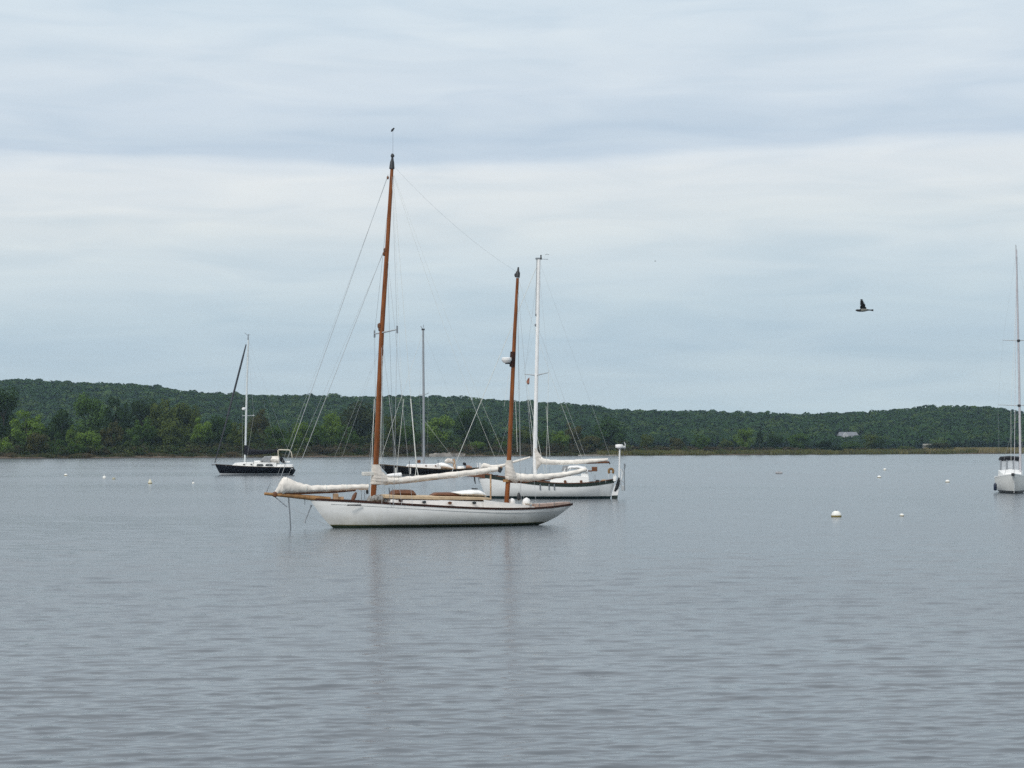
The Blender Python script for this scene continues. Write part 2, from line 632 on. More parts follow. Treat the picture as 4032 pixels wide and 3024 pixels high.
def lobed_crown(seed, n_lobes, n_leaf, shape):
    rng = np.random.default_rng(seed)
    L = []
    for i in range(n_lobes):
        while True:
            q = rng.uniform(-1, 1, 3)
            if q @ q < 1 and q @ q > 0.12:
                break
        if shape == 'round':
            c = np.array([q[0] * 0.34, q[1] * 0.34, 0.56 + q[2] * 0.34]); r = rng.uniform(0.10, 0.19)
        elif shape == 'wide':
            c = np.array([q[0] * 0.38, q[1] * 0.36, 0.52 + q[2] * 0.33]); r = rng.uniform(0.09, 0.17)
        elif shape == 'ragged':
            c = np.array([q[0] * 0.34, q[1] * 0.34, 0.55 + q[2] * 0.38]); r = rng.uniform(0.06, 0.14)
        elif shape == 'cedar':
            z = rng.uniform(0.08, 0.9)
            w = 0.36 * (1 - z) ** 0.8 + 0.02
            t = rng.uniform(0, 6.28)
            c = np.array([w * math.cos(t), w * math.sin(t), z]); r = 0.06 + 0.11 * (1 - z)
        else:  # bush
            c = np.array([q[0] * 0.36, q[1] * 0.36, 0.40 + q[2] * 0.40]); r = rng.uniform(0.11, 0.2)
        L.append((c, r))
    w = np.array([r * r for _, r in L])
    idx = rng.choice(len(L), n_leaf, p=w / w.sum())
    d = rng.normal(size=(n_leaf, 3))
    d /= np.linalg.norm(d, axis=1, keepdims=True)
    C = np.array([L[i][0] for i in idx])
    Rr = np.array([L[i][1] for i in idx])[:, None]
    cen = C + d * Rr * rng.uniform(0.7, 1.08, (n_leaf, 1)) * np.array([1, 1, 0.85])
    cen[:, 2] = np.abs(cen[:, 2])
    nrm = d + rng.normal(scale=0.3, size=(n_leaf, 3)) + np.array([0, 0, 0.25])
    return cen, nrm, rng


def crown_mesh(seed, n_lobes, n_leaf, shape, size):
    cen, nrm, rng = lobed_crown(seed, n_lobes, n_leaf, shape)
    V = leaf_quads(rng, cen, nrm, size)
    Q = np.arange(len(V)).reshape(-1, 4)
    return np_mesh('crown', V, Q, LEAF)


def trunk_mesh(seed):
    rnd = random.Random(seed)
    b = MB()
    b.tube([(0, 0, -0.03), (0.01, 0, 0.2), (-0.01, 0.01, 0.5), (0.01, 0, 0.8)], [0.022, 0.017, 0.012, 0.004], 7)
    for i in range(6):
        z = rnd.uniform(0.22, 0.6)
        t = rnd.uniform(0, 6.28)
        l = rnd.uniform(0.18, 0.32)
        p1 = (math.cos(t) * l * 0.5, math.sin(t) * l * 0.5, z + 0.1)
        p2 = (math.cos(t) * l, math.sin(t) * l, z + 0.2)
        b.tube([(0, 0, z), p1, p2], [0.009, 0.006, 0.002], 5)
    me = bpy.data.meshes.new('trunk')
    me.from_pydata(b.v, [], b.f)
    me.materials.append(BARK)
    for p in me.polygons:
        p.use_smooth = True
    return me


CROWNS = {
    'round': [crown_mesh(i, 26, 4600, 'round', 0.021) for i in (1, 2, 3)],
    'wide': [crown_mesh(i, 30, 4800, 'wide', 0.021) for i in (4, 5)],
    'ragged': [crown_mesh(i, 30, 3800, 'ragged', 0.020) for i in (6, 7, 8)],
    'cedar': [crown_mesh(i, 36, 2600, 'cedar', 0.022) for i in (9,)],
    'bush': [crown_mesh(i, 22, 3000, 'bush', 0.026) for i in (10, 11)],
}
TRUNKS = [trunk_mesh(i) for i in (1, 2, 3)]

DKG, MDG, LTG, OLV, BRN, CED = (0.022, 0.040, 0.013), (0.038, 0.068, 0.017), (0.075, 0.120, 0.024), (0.050, 0.066, 0.018), (0.050, 0.050, 0.020), (0.012, 0.022, 0.009)
# centre x, top y, half width (photo pixels), distance behind the water's edge, shape, colour, what marks it out
TREES = [
    (15, 1503, 75, 90, 'round', DKG, 'tall dark green tree cut by the left edge of the photo'),
    (105, 1604, 82, 40, 'ragged', LTG, 'bright green bushy tree right of the dark tree at the left edge'),
    (10, 1688, 45, 22, 'bush', LTG, 'pale green low tree in the bottom left corner of the shore wood'),
    (150, 1690, 50, 20, 'bush', BRN, 'brownish low tree under the bright green bushy tree near the left edge'),
    (245, 1614, 62, 70, 'round', DKG, 'dark rounded tree right of the bright green bushy tree'),
    (280, 1663, 28, 35, 'ragged', LTG, 'slim pale green tree in front of the dark rounded tree near the left'),
    (215, 1705, 50, 20, 'bush', MDG, 'mid green low tree at the foot of the slim pale tree, on its left'),
    (345, 1682, 60, 20, 'bush', LTG, 'light green rounded low tree left of the dead looking dark tree'),
    (300, 1720, 50, 14, 'bush', MDG, 'small green waterside tree beneath the slim pale green tree'),
    (350, 1535, 85, 130, 'round', MDG, 'tall mid green tree, leftmost of the high clump behind the shore'),
    (460, 1550, 66, 110, 'ragged', DKG, 'tall dark tree with a flat ragged top, second in the high clump'),
    (440, 1652, 62, 45, 'ragged', BRN, 'dark brownish tree with bare lower branches standing in front of the high clump'),
    (560, 1553, 74, 115, 'round', (0.028, 0.046, 0.019), 'tall dark tree in the middle of the high clump'),
    (655, 1551, 88, 105, 'wide', OLV, 'broad dark olive tree at the top right of the high clump'),
    (740, 1583, 62, 100, 'round', OLV, 'olive tree on the right shoulder of the high clump, lower than its neighbour'),
    (560, 1640, 70, 55, 'ragged', MDG, 'mid height green tree below the middle of the high clump'),
    (670, 1655, 75, 55, 'wide', OLV, 'mid height olive tree below the broad tree of the high clump'),
    (790, 1632, 62, 60, 'ragged', LTG, 'lighter olive tree ending the high clump on its right'),
    (872, 1626, 66, 65, 'round', DKG, 'dark green tree left of the furled jib of the navy hulled sloop'),
    (945, 1655, 58, 40, 'ragged', OLV, 'olive tree directly behind the white mast of the navy hulled sloop'),
    (1020, 1598, 64, 85, 'ragged', BRN, 'brownish green tree just right of the navy hulled sloop\'s mast'),
    (1085, 1668, 62, 40, 'round', MDG, 'green rounded tree above the stern arch of the navy hulled sloop'),
    (1180, 1662, 58, 45, 'round', LTG, 'light green tree behind the paired forestays of the wooden yawl'),
    (1150, 1710, 55, 22, 'bush', MDG, 'low green tree at the foot of the yawl\'s forestays'),
    (1250, 1668, 52, 40, 'wide', MDG, 'mid green tree between the yawl\'s forestays and the big dark tree'),
    (1305, 1626, 62, 60, 'round', LTG, 'light green tree leaning against the left of the big dark tree'),
    (1415, 1576, 88, 95, 'round', (0.03, 0.038, 0.019), 'big dark brownish dome of a tree left of the yawl\'s main mast'),
    (1365, 1668, 56, 40, 'ragged', MDG, 'green tree in front of the big dark dome, left of the yawl\'s main mast'),
    (1545, 1638, 62, 60, 'round', OLV, 'olive tree just right of the yawl\'s main mast'),
    (1615, 1650, 58, 50, 'ragged', MDG, 'green tree between the yawl\'s main mast and the grey mast behind it'),
    (1735, 1624, 78, 75, 'round', LTG, 'large bright green tree right of the grey mast of the black yawl'),
    (1838, 1612, 72, 90, 'round', DKG, 'large dark tree joined to the right of the bright green one'),
    (1900, 1652, 48, 70, 'round', DKG, 'smaller dark tree on the right flank of the large dark tree'),
    (1885, 1730, 38, 18, 'bush', LTG, 'light green low tree under the smaller dark tree'),
    (1965, 1716, 42, 25, 'bush', MDG, 'low green tree behind the lower part of the mizzen mast, on its left'),
    (2070, 1668, 58, 50, 'ragged', OLV, 'thin olive tree between the varnished mizzen mast and the white mast'),
    (2135, 1690, 42, 30, 'ragged', MDG, 'narrow green tree just right of the white mast'),
    (2205, 1690, 50, 30, 'ragged', LTG, 'pale olive tree right of the white mast of the double ended cutter'),
    (2250, 1655, 56, 55, 'ragged', BRN, 'brown leaved tree above the boom of the double ended cutter'),
    (2325, 1705, 55, 25, 'bush', BRN, 'brown bushy low tree right of the brown leaved tree'),
    (2395, 1638, 80, 70, 'wide', (0.028, 0.052, 0.02), 'broad dark green tree left of the radar pole, tallest along this stretch'),
    (2545, 1708, 34, 40, 'round', OLV, 'small olive tree standing alone right of the radar pole'),
    (2662, 1718, 36, 40, 'round', BRN, 'small brown tinted tree, second right of the radar pole'),
    (2760, 1706, 48, 40, 'ragged', MDG, 'green tree midway along the open shore right of the boats'),
    (2860, 1722, 40, 40, 'ragged', OLV, 'low olive tree left of the dark cedar'),
    (2932, 1678, 44, 50, 'round', LTG, 'tall pale green tree touching the dark cedar on its left'),
    (2991, 1690, 24, 30, 'cedar', CED, 'narrow dark cedar by the tall pale green tree'),
    (3050, 1708, 40, 50, 'round', DKG, 'dark green low tree right of the cedar'),
    (3145, 1702, 54, 45, 'round', MDG, 'rounded green tree left of the white house on the hill'),
    (3245, 1728, 42, 22, 'bush', CED, 'very dark low tree by the water, below and left of the white house'),
    (3290, 1742, 38, 14, 'bush', CED, 'smaller very dark bush sloping down to the grass below the house'),
    (3350, 1733, 46, 50, 'wide', MDG, 'green low tree directly below the white house'),
    (3432, 1712, 44, 55, 'round', OLV, 'olive tree just right of the white house'),
    (3466, 1720, 30, 45, 'round', DKG, 'dark little tree beside the olive tree right of the house'),
    (3560, 1746, 50, 40, 'bush', OLV, 'low olive bush left of the small shed'),
    (3700, 1738, 60, 30, 'bush', (0.032, 0.034, 0.018), 'dark rounded bush at the start of the tan marsh grass'),
]


def trees():
    rnd = random.Random(5)
    for i, (px, top, hw, off, shape, col, label) in enumerate(TREES):
        Y = float(shore_d(px)) + off
        base = float(land_z(px, Y))
        T = at(px, top, Y)
        h = T.z - base
        w = 2 * hw / F * Y
        r = empty('cedar_tree' if shape == 'cedar' else ('shrub_tree' if shape == 'bush' else 'shore_tree'), (T.x, Y, base), rnd.uniform(0, 6.28))
        tag(r, label, 'tree', 'trees along the far shore')
        k = w / 0.98
        c = bpy.data.objects.new('crown', CROWNS[shape][i % len(CROWNS[shape])])
        COL.objects.link(c)
        c.parent = r
        c.scale = (k, k, h / 0.98)
        j = rnd.uniform(1.2, 1.55)
        c.color = (col[0] * j, col[1] * j, col[2] * j, 1)
        t = bpy.data.objects.new('trunk', TRUNKS[i % 3])
        COL.objects.link(t)
        t.parent = r
        t.scale = (max(k, h * 0.6),) * 2 + (h,)


trees()


def tinted(name, V, tint, label, cat, m=None):
    Q = np.arange(len(V)).reshape(-1, 4)
    me = np_mesh(name, V, Q, m or LEAFT)
    a = me.attributes.new('tint', 'FLOAT_COLOR', 'FACE')
    t = np.concatenate([tint, np.ones((len(tint), 1))], 1).astype(np.float32)
    a.data.foreach_set('color', t.ravel())
    o = bpy.data.objects.new(name, me)
    COL.objects.link(o)
    return tag(o, label, cat, None, 'stuff')


def dome_crown(seed, n):
    # a broad-leaved crown seen from afar: a knobbly dome of leaf clumps
    rng = np.random.default_rng(seed)
    knobs = rng.normal(size=(7, 3))
    knobs[:, 2] = np.abs(knobs[:, 2]) * 0.8
    knobs /= np.linalg.norm(knobs, axis=1, keepdims=True)
    d = rng.normal(size=(n, 3))
    d[:, 2] = np.where(rng.random(n) < 0.8, np.abs(d[:, 2]), d[:, 2])
    d /= np.linalg.norm(d, axis=1, keepdims=True)
    k = (d @ knobs.T).max(1)
    rad = 0.36 + 0.14 * np.clip((k - 0.55) / 0.45, 0, 1) + rng.normal(0, 0.012, n)
    near = knobs[(d @ knobs.T).argmax(1)]
    cen = d * rad[:, None] * np.array([1, 1, 0.95]) + np.array([0, 0, 0.5])
    nrm = d + (d - near) * 0.9 + rng.normal(scale=0.16, size=(n, 3))
    return cen, nrm, rng


def forest():
    rng = np.random.default_rng(21)
    temps = [dome_crown(100 + i, 95) for i in range(9)]
    Vs, Ts = [], []
    pts = []
    for Y in np.arange(1372, 1890, 8.5):
        wpx = (4032 + 1400)
        n = int(wpx / F * Y / 9.5)
        px = np.linspace(-700, 4732, n) + rng.uniform(-30, 30, n)
        yy = Y + rng.uniform(-4, 4, n)
        pts.append(np.stack([px, yy], 1))
    pts = np.concatenate(pts)
    z = land_z(pts[:, 0], pts[:, 1])
    for (px, Y), zz in zip(pts, z):
        cen, nrm, _ = temps[rng.integers(len(temps))]
        if HOUSE[0] - 75 < px < HOUSE[0] + 80 and HOUSE[1] - 22 < Y < HOUSE[1] + 8:
            continue
        low = HOUSE[0] - 80 < px < HOUSE[0] + 85 and Y < HOUSE[1]
        w = rng.uniform(10, 21)
        h = rng.uniform(11, 15) if rng.random() > 0.06 else rng.uniform(15, 17)
        if low:
            w, h = rng.uniform(6, 9), rng.uniform(3.5, 5.5)
        if Y < 1420:
            h *= rng.uniform(0.7, 1.0)
        th = rng.uniform(0, 6.28)
        R = np.array([[math.cos(th), -math.sin(th), 0], [math.sin(th), math.cos(th), 0], [0, 0, 1]])
        c = (cen @ R.T) * np.array([w, w, h]) + np.array([(px - 2016) / F * Y, Y, zz - 1.0])
        Vs.append(leaf_quads(rng, c, nrm @ R.T, 1.5))
        g = rng.uniform(0.8, 1.25)
        base = np.array([0.026, 0.052, 0.019]) if rng.random() < 0.75 else np.array([0.044, 0.072, 0.021])
        Ts.append(np.repeat((base * g)[None], len(cen), 0))
    tinted('forest', np.concatenate(Vs), np.concatenate(Ts), 'distant green wood covering the long low hill across the water', 'forest')


def house_distance():
    for yy in np.arange(1380, 1800, 2):
        if at(3338, 1729, yy).z <= land_z(3338, yy):
            return float(yy)
    return 1450.0


HOUSE = (3338, house_distance())
forest()


def thicket():
    rng = np.random.default_rng(8)
    temps = [lobed_crown(200 + i, 10, 130, 'bush') for i in range(6)]
    Vs, Ts = [], []
    for k in range(1250):
        px = rng.uniform(-400, 3420) if rng.random() < 0.93 else rng.uniform(3420, 3800)
        off = rng.uniform(11, 75)
        Y = float(shore_d(px)) + off
        hpx = np.interp(px, [-400, 300, 500, 1000, 2300, 2500, 2900, 3300, 3700, 3800], [50, 42, 50, 48, 48, 36, 28, 20, 16, 8]) * rng.uniform(0.6, 1.1)
        h = hpx / F * Y
        w = h * rng.uniform(1.2, 2.2)
        cen, nrm, _ = temps[rng.integers(len(temps))]
        zz = float(land_z(px, Y))
        c = cen * np.array([w, w, h]) + np.array([(px - 2016) / F * Y, Y, zz - 0.1])
        Vs.append(leaf_quads(rng, c, nrm, 0.36))
        base = [np.array([0.042, 0.050, 0.022]), np.array([0.048, 0.044, 0.025]), np.array([0.036, 0.056, 0.021]), np.array([0.062, 0.078, 0.030])][rng.integers(4)]
        if px > 1200 and off < 45 and rng.random() < 0.65:
            base = np.array([0.062, 0.052, 0.034])
        Ts.append(np.repeat((base * rng.uniform(0.8, 1.2))[None], len(cen), 0))
    for k in range(420):
        px = rng.uniform(-350, 2480)
        Y = float(shore_d(px)) + rng.uniform(60, 150)
        hpx = np.interp(px, [-350, 0, 300, 800, 1000, 1400, 2000, 2300, 2480], [90, 100, 120, 125, 100, 92, 75, 85, 45]) * rng.uniform(0.75, 1.1)
        h = hpx / F * Y
        w = h * rng.uniform(0.7, 1.15)
        cen, nrm, _ = temps[rng.integers(len(temps))]
        zz = float(land_z(px, Y))
        c = cen * np.array([w, w, h]) + np.array([(px - 2016) / F * Y, Y, zz - 0.1])
        Vs.append(leaf_quads(rng, c, nrm, 0.75))
        base = [np.array([0.030, 0.046, 0.016]), np.array([0.036, 0.046, 0.017]), np.array([0.026, 0.044, 0.015]), np.array([0.048, 0.068, 0.020])][rng.integers(4)]
        Ts.append(np.repeat((base * rng.uniform(1.0, 1.5))[None], len(cen), 0))
    tinted('thicket', np.concatenate(Vs), np.concatenate(Ts), 'brownish green undergrowth massed along the far shore', 'undergrowth')


thicket()


def grass():
    rng = np.random.default_rng(9)
    Vs, Ts = [], []
    for zone in range(3):
        if zone == 0:      # green and tan fringe along the water
            n = 26000
            px = rng.uniform(2350, 3850, n)
            off = rng.uniform(2, 45, n)
            hh = rng.uniform(0.7, 1.7, n)
        elif zone == 1:    # tan marsh on the right
            n = 26000
            px = rng.uniform(3640, 4800, n)
            off = rng.uniform(4, 130, n)
            hh = rng.uniform(0.9, 2.1, n)
        else:              # tufts on the left beach
            n = 24000
            px = rng.uniform(-400, 2400, n)
            px = px + 14 * np.sin(px * 0.11) + 25 * np.sin(px * 0.031)
            off = rng.uniform(3.5, 16, n)
            hh = rng.uniform(0.3, 0.9, n) * (1 + 0.5 * np.sin(px * 0.043))
        Y = shore_d(px) + off
        z = land_z(px, Y)
        x = (px - 2016) / F * Y
        th = rng.uniform(0, 3.14, n)
        w = rng.uniform(0.15, 0.4, n)
        lean = rng.normal(0, 0.18, (n, 2)) * hh[:, None]
        ax, ay = np.cos(th) * w, np.sin(th) * w
        v = np.stack([np.stack([x - ax, Y - ay, z - 0.1], 1), np.stack([x + ax, Y + ay, z - 0.1], 1),
                      np.stack([x + ax * 0.35 + lean[:, 0], Y + ay * 0.35 + lean[:, 1], z + hh], 1),
                      np.stack([x - ax * 0.35 + lean[:, 0], Y - ay * 0.35 + lean[:, 1], z + hh], 1)], 1).reshape(-1, 3)
        Vs.append(v)
        clump = np.sin(px * 0.021 + 1.3) + np.sin(px * 0.057) + rng.normal(0, 0.7, n)
        tan = np.array([0.21, 0.175, 0.095]) if zone else np.array([0.15, 0.135, 0.065])
        if zone == 2:
            tan = np.array([0.09, 0.07, 0.045])
        grn = np.array([0.10, 0.105, 0.040]) if zone < 2 else np.array([0.05, 0.06, 0.026])
        f = np.clip(0.5 + clump * 0.3 + (0.35 if zone == 1 else (-0.25 if zone == 0 else -0.1)), 0, 1)[:, None]
        Ts.append(grn[None] * (1 - f) + tan[None] * f)
    tinted('marsh_grass', np.concatenate(Vs), np.concatenate(Ts), 'tan and green marsh grass fringing the far shore', 'grass')


grass()


def sandbar():
    m = mat('pale_shore_stones', (0.19, 0.175, 0.155, 1), 0.9, 0.5, 0.35, spec=0.1)
    rng = random.Random(4)
    for (x0, x1, y1, off) in ((1690, 1832, 1782, 5), (2275, 2492, 1789, 4)):
        b = MB()
        n = 40
        rings = []
        for i in range(n + 1):
            px = x0 + (x1 - x0) * i / n
            Y = float(shore_d(px)) + off
            c = at(px, 1795, Y)
            top = at(px, y1, Y).z * (0.75 + 0.25 * math.sin(math.pi * i / n)) * rng.uniform(0.85, 1.05)
            rings.append([(c.x, Y - 3, -0.2), (c.x, Y - 1.5, top * 0.8), (c.x, Y, top), (c.x, Y + 2, top * 0.7), (c.x, Y + 4, -0.2)])
        b.rings(rings)
        o = b.build('sandbar', m)
        tag(o, kind='structure')


sandbar()


def house():
    px0, px1 = 3300, 3374
    pxc, yb = 3338, 1729
    Y = HOUSE[1]
    base = at(pxc, yb, Y).z
    k = Y / F
    r = empty('house', (at(pxc, yb, Y).x, Y, base))
    tag(r, 'small white house with a grey roof among the trees on the hill', 'house')
    W = 74 * k
    hw = 14 * k
    white = mat('white_clapboard', (0.40, 0.42, 0.44, 1), 0.7, 0.06, 1.0)
    roof = mat('grey_shingles', (0.16, 0.17, 0.19, 1), 0.85, 0.15, 1.0)
    MB().box((0, 0, hw / 2 - 2), (W, 9, hw + 4)).build('wall', white, r, False)
    b = MB()
    e = 0.5
    hr = 14 * k
    b.slab([(-W / 2 - e, hw), (W / 2 + e, hw), (W / 2 - 1, hw + hr), (-W / 2 + 1, hw + hr)], -0.2, 0.2)
    b2 = MB()
    x0, x1 = -W / 2 - e, W / 2 + e
    vs = [(x0, -5, hw - 0.2), (x1, -5, hw - 0.2), (x1 - 1, 0, hw + hr), (x0 + 1, 0, hw + hr), (x0, 5, hw - 0.2), (x1, 5, hw - 0.2)]
    b2.add(vs, [(0, 1, 2, 3), (3, 2, 5, 4), (0, 3, 4), (1, 5, 2), (0, 4, 5, 1)])
    b2.build('roof', roof, r, False)
    g = MB()
    gx = -W * 0.18
    gw = W * 0.15
    g.add([(gx - gw, -6.5, -2), (gx + gw, -6.5, -2), (gx + gw, -6.5, hw), (gx, -6.5, hw + hr * 0.9), (gx - gw, -6.5, hw),
           (gx - gw, -3, -2), (gx + gw, -3, -2), (gx + gw, -3, hw), (gx, -3, hw + hr * 0.9), (gx - gw, -3, hw)],
          [(0, 1, 2, 3, 4), (9, 8, 7, 6, 5), (1, 6, 7, 2), (2, 7, 8, 3), (3, 8, 9, 4), (4, 9, 5, 0)])
    g.build('gable_front', white, r, False)
    for x in (-W * 0.42, -W * 0.18, W * 0.08, W * 0.25, W * 0.4):
        yy = -6.53 if abs(x + W * 0.18) < 0.1 else -4.53
        MB().box((x, yy, hw * 0.55), (1.0, 0.05, 1.3)).build('window', GLASSD, r, False)
    return Y


house()


def shed():
    px, Y = 3650, float(shore_d(3650)) + 95
    c = at(px, 1754, Y)
    r = empty('shed', (c.x, Y, float(land_z(px, Y))))
    tag(r, 'low pale roofed shed among bushes left of the tan marsh', 'shed')
    h = c.z - float(land_z(px, Y))
    k = Y / F
    MB().box((0, 0, h / 2 - 0.1), (30 * k, 3, h + 0.2)).build('wall', mat('shed_boards', (0.14, 0.135, 0.12, 1), 0.8), r, False)
    w = 32 * k / 2
    MB().add([(-w, -1.8, h), (w, -1.8, h), (w, 0, h + 0.9), (-w, 0, h + 0.9), (-w, 1.8, h), (w, 1.8, h)],
             [(0, 1, 2, 3), (3, 2, 5, 4), (0, 3, 4), (1, 5, 2), (0, 4, 5, 1)]).build('roof', mat('pale_roof', (0.19, 0.185, 0.16, 1), 0.7), r, False)


shed()


# ------------------------------------------------------------------ boats
def hull_lines(fr, sheer_px, bow_px, stern_px, deg=4, keel=-0.55, n=56):
    S = [fr.p(*q) for q in sheer_px]
    ss, sz = np.array([q.x for q in S]), np.array([q.z for q in S])
    cf = np.polyfit(ss, sz, deg)
    s = np.linspace(ss[0], ss[-1], n)
    # crowd stations at the ends
    e = 0.5 - 0.5 * np.cos(np.linspace(0, math.pi, n))
    s = ss[0] + (ss[-1] - ss[0]) * (0.5 * e + 0.5 * np.linspace(0, 1, n))
    zs = np.polyval(cf, s)
    B = [fr.p(*q) for q in bow_px]
    T = [fr.p(*q) for q in stern_px]
    bs = [q.x for q in B] + [B[-1].x + 0.9, T[0].x - 0.9] + [q.x for q in T]
    bz = [q.z for q in B] + [keel, keel] + [q.z for q in T]
    zb = np.interp(s, bs, bz)
    zb = np.minimum(zb, zs - 0.03)
    return s, zs, zb


def half_beam(s, B, xm, Bs, pf=2.0, pr=2.2):
    x = (s - s[0]) / (s[-1] - s[0])
    f = B * (1 - np.clip((xm - x) / xm, 0, 1) ** pf)
    r = B - (B - Bs) * np.clip((x - xm) / (1 - xm), 0, 1) ** pr
    return np.maximum(np.where(x < xm, f, r), 0.012)


def make_hull(root, lines, hb, material, k_bow=1.3, k_mid=2.6, deck_mat=None, bul=0.06):
    s, zs, zb = lines
    m = 14
    rings = []
    for i in range(len(s)):
        x = i / (len(s) - 1)
        k = k_bow + (k_mid - k_bow) * math.sin(math.pi * min(1, x * 1.15 + 0.02)) ** 0.8 if x < 0.87 else k_bow + (k_mid - k_bow) * 0.3
        ring = []
        for j in range(m + 1):
            u = 1 - j / m
            ring.append((s[i], -hb[i] * (1 - (1 - u) ** k), zb[i] + (zs[i] - zb[i]) * u))
        for j in range(m - 1, -1, -1):
            u = 1 - j / m
            ring.append((s[i], hb[i] * (1 - (1 - u) ** k), zb[i] + (zs[i] - zb[i]) * u))
        rings.append(ring)
    b = MB()
    b.rings(rings, cap=True, closed=False)
    h = b.build('hull', material, root)
    d = MB()
    rr = []
    for i in range(len(s)):
        w = max(hb[i] - 0.015, 0.004)
        rr.append([(s[i], -w, zs[i] - bul), (s[i], -w * 0.5, zs[i] - bul + 0.03), (s[i], 0, zs[i] - bul + 0.04), (s[i], w * 0.5, zs[i] - bul + 0.03), (s[i], w, zs[i] - bul)])
    d.rings(rr, cap=False, closed=False)
    d.build('deck', deck_mat or OFFW, root)
    return h


def rail(root, lines, hb, name, material, z0, z1, th=0.05, out=0.02, i0=0, i1=None):
    """strip following the sheer on both sides, standing proud of the hull"""
    s, zs, zb = lines
    i1 = len(s) if i1 is None else i1
    b = MB()
    for sg in (-1, 1):
        rings = []
        for i in range(i0, i1):
            o, n = sg * (hb[i] + out), sg * max(hb[i] + out - th, 0.0)
            rings.append([(s[i], o, zs[i] + z0), (s[i], o, zs[i] + z1), (s[i], n, zs[i] + z1), (s[i], n, zs[i] + z0)])
        b.rings(rings)
    return b.build(name, material, root)


def band(fr, secs, n=14, wr=0.0, seed=0):
    """soft form: each section runs from a top point to a bottom point (photo pixels) and has a half width"""
    rnd = random.Random(seed)
    out = []
    fine = []
    for i in range(len(secs) - 1):
        a, b = secs[i], secs[i + 1]
        k = 5
        for q in range(k):
            f = q / k
            fine.append([a[j] + (b[j] - a[j]) * f for j in range(5)])
    fine.append(list(secs[-1]))
    for idx, (tx, ty, bx, by, w) in enumerate(fine):
        T, B = fr.p(tx, ty), fr.p(bx, by)
        c, hv = (T + B) / 2, (T - B) / 2
        ring = []
        for j in range(n):
            a = 2 * math.pi * j / n
            k = 1 + wr * (math.sin(idx * 1.7 + j * 1.1 + seed) * 0.6 + rnd.uniform(-0.6, 0.6))
            ring.append(c + hv * math.cos(a) * k + Vector((0, 1, 0)) * w * math.sin(a) * k)
        out.append(ring)
    return MB().rings(out)


def spar(fr, pts, n=10):
    """pts: (px, py, radius in metres[, t])"""
    return MB().tube([fr.p(q[0], q[1], q[3] if len(q) > 3 else 0.0) for q in pts], [q[2] for q in pts], n)


def line(fr, a, b, r=0.009, sag=0.0, n=1):
    A, B = fr.p(a[0], a[1], a[2] if len(a) > 2 else 0), fr.p(b[0], b[1], b[2] if len(b) > 2 else 0)
    pts = []
    k = 8 if sag else 1
    for i in range(k + 1):
        f = i / k
        q = A.lerp(B, f)
        q.z -= sag * 4 * f * (1 - f)
        pts.append(q)
    return MB().tube(pts, r, 5)


def cabin(root, fr, px0, px1, yt0, yt1, yb, hw, material, name='cabin', front=6, back=4):
    """trunk cabin: outline along the boat, sides leaning in, softened edges"""
    b = MB()
    rings = []
    P0, P1 = fr.p(px0, yb), fr.p(px1, yb)
    T0, T1 = fr.p(px0 + front, yt0), fr.p(px1 - back, yt1)
    for (s, zt, zb_, w) in ((P0.x, P0.z + 0.02, P0.z - 0.15, hw * 0.75), (T0.x, T0.z, P0.z - 0.15, hw * 0.85), ((T0.x + T1.x) / 2, (T0.z + T1.z) / 2 + 0.02, (P0.z + P1.z) / 2 - 0.15, hw), (T1.x, T1.z, P1.z - 0.15, hw * 0.85), (P1.x, P1.z + 0.02, P1.z - 0.15, hw * 0.8)):
        rings.append([(s, -w, zb_), (s, -w * 0.94, zt - 0.03), (s, -w * 0.5, zt + 0.03), (s, w * 0.5, zt + 0.03), (s, w * 0.94, zt - 0.03), (s, w, zb_)])
    b.rings(rings)
    return b.build(name, material, root, True, 0.015)


def box_px(fr, x0, y0, x1, y1, t=0.0, depth=0.3):
    A, B = fr.p(x0, y0, t), fr.p(x1, y1, t)
    return MB().box(((A.x + B.x) / 2, t, (A.z + B.z) / 2), (abs(B.x - A.x), depth, abs(A.z - B.z)))


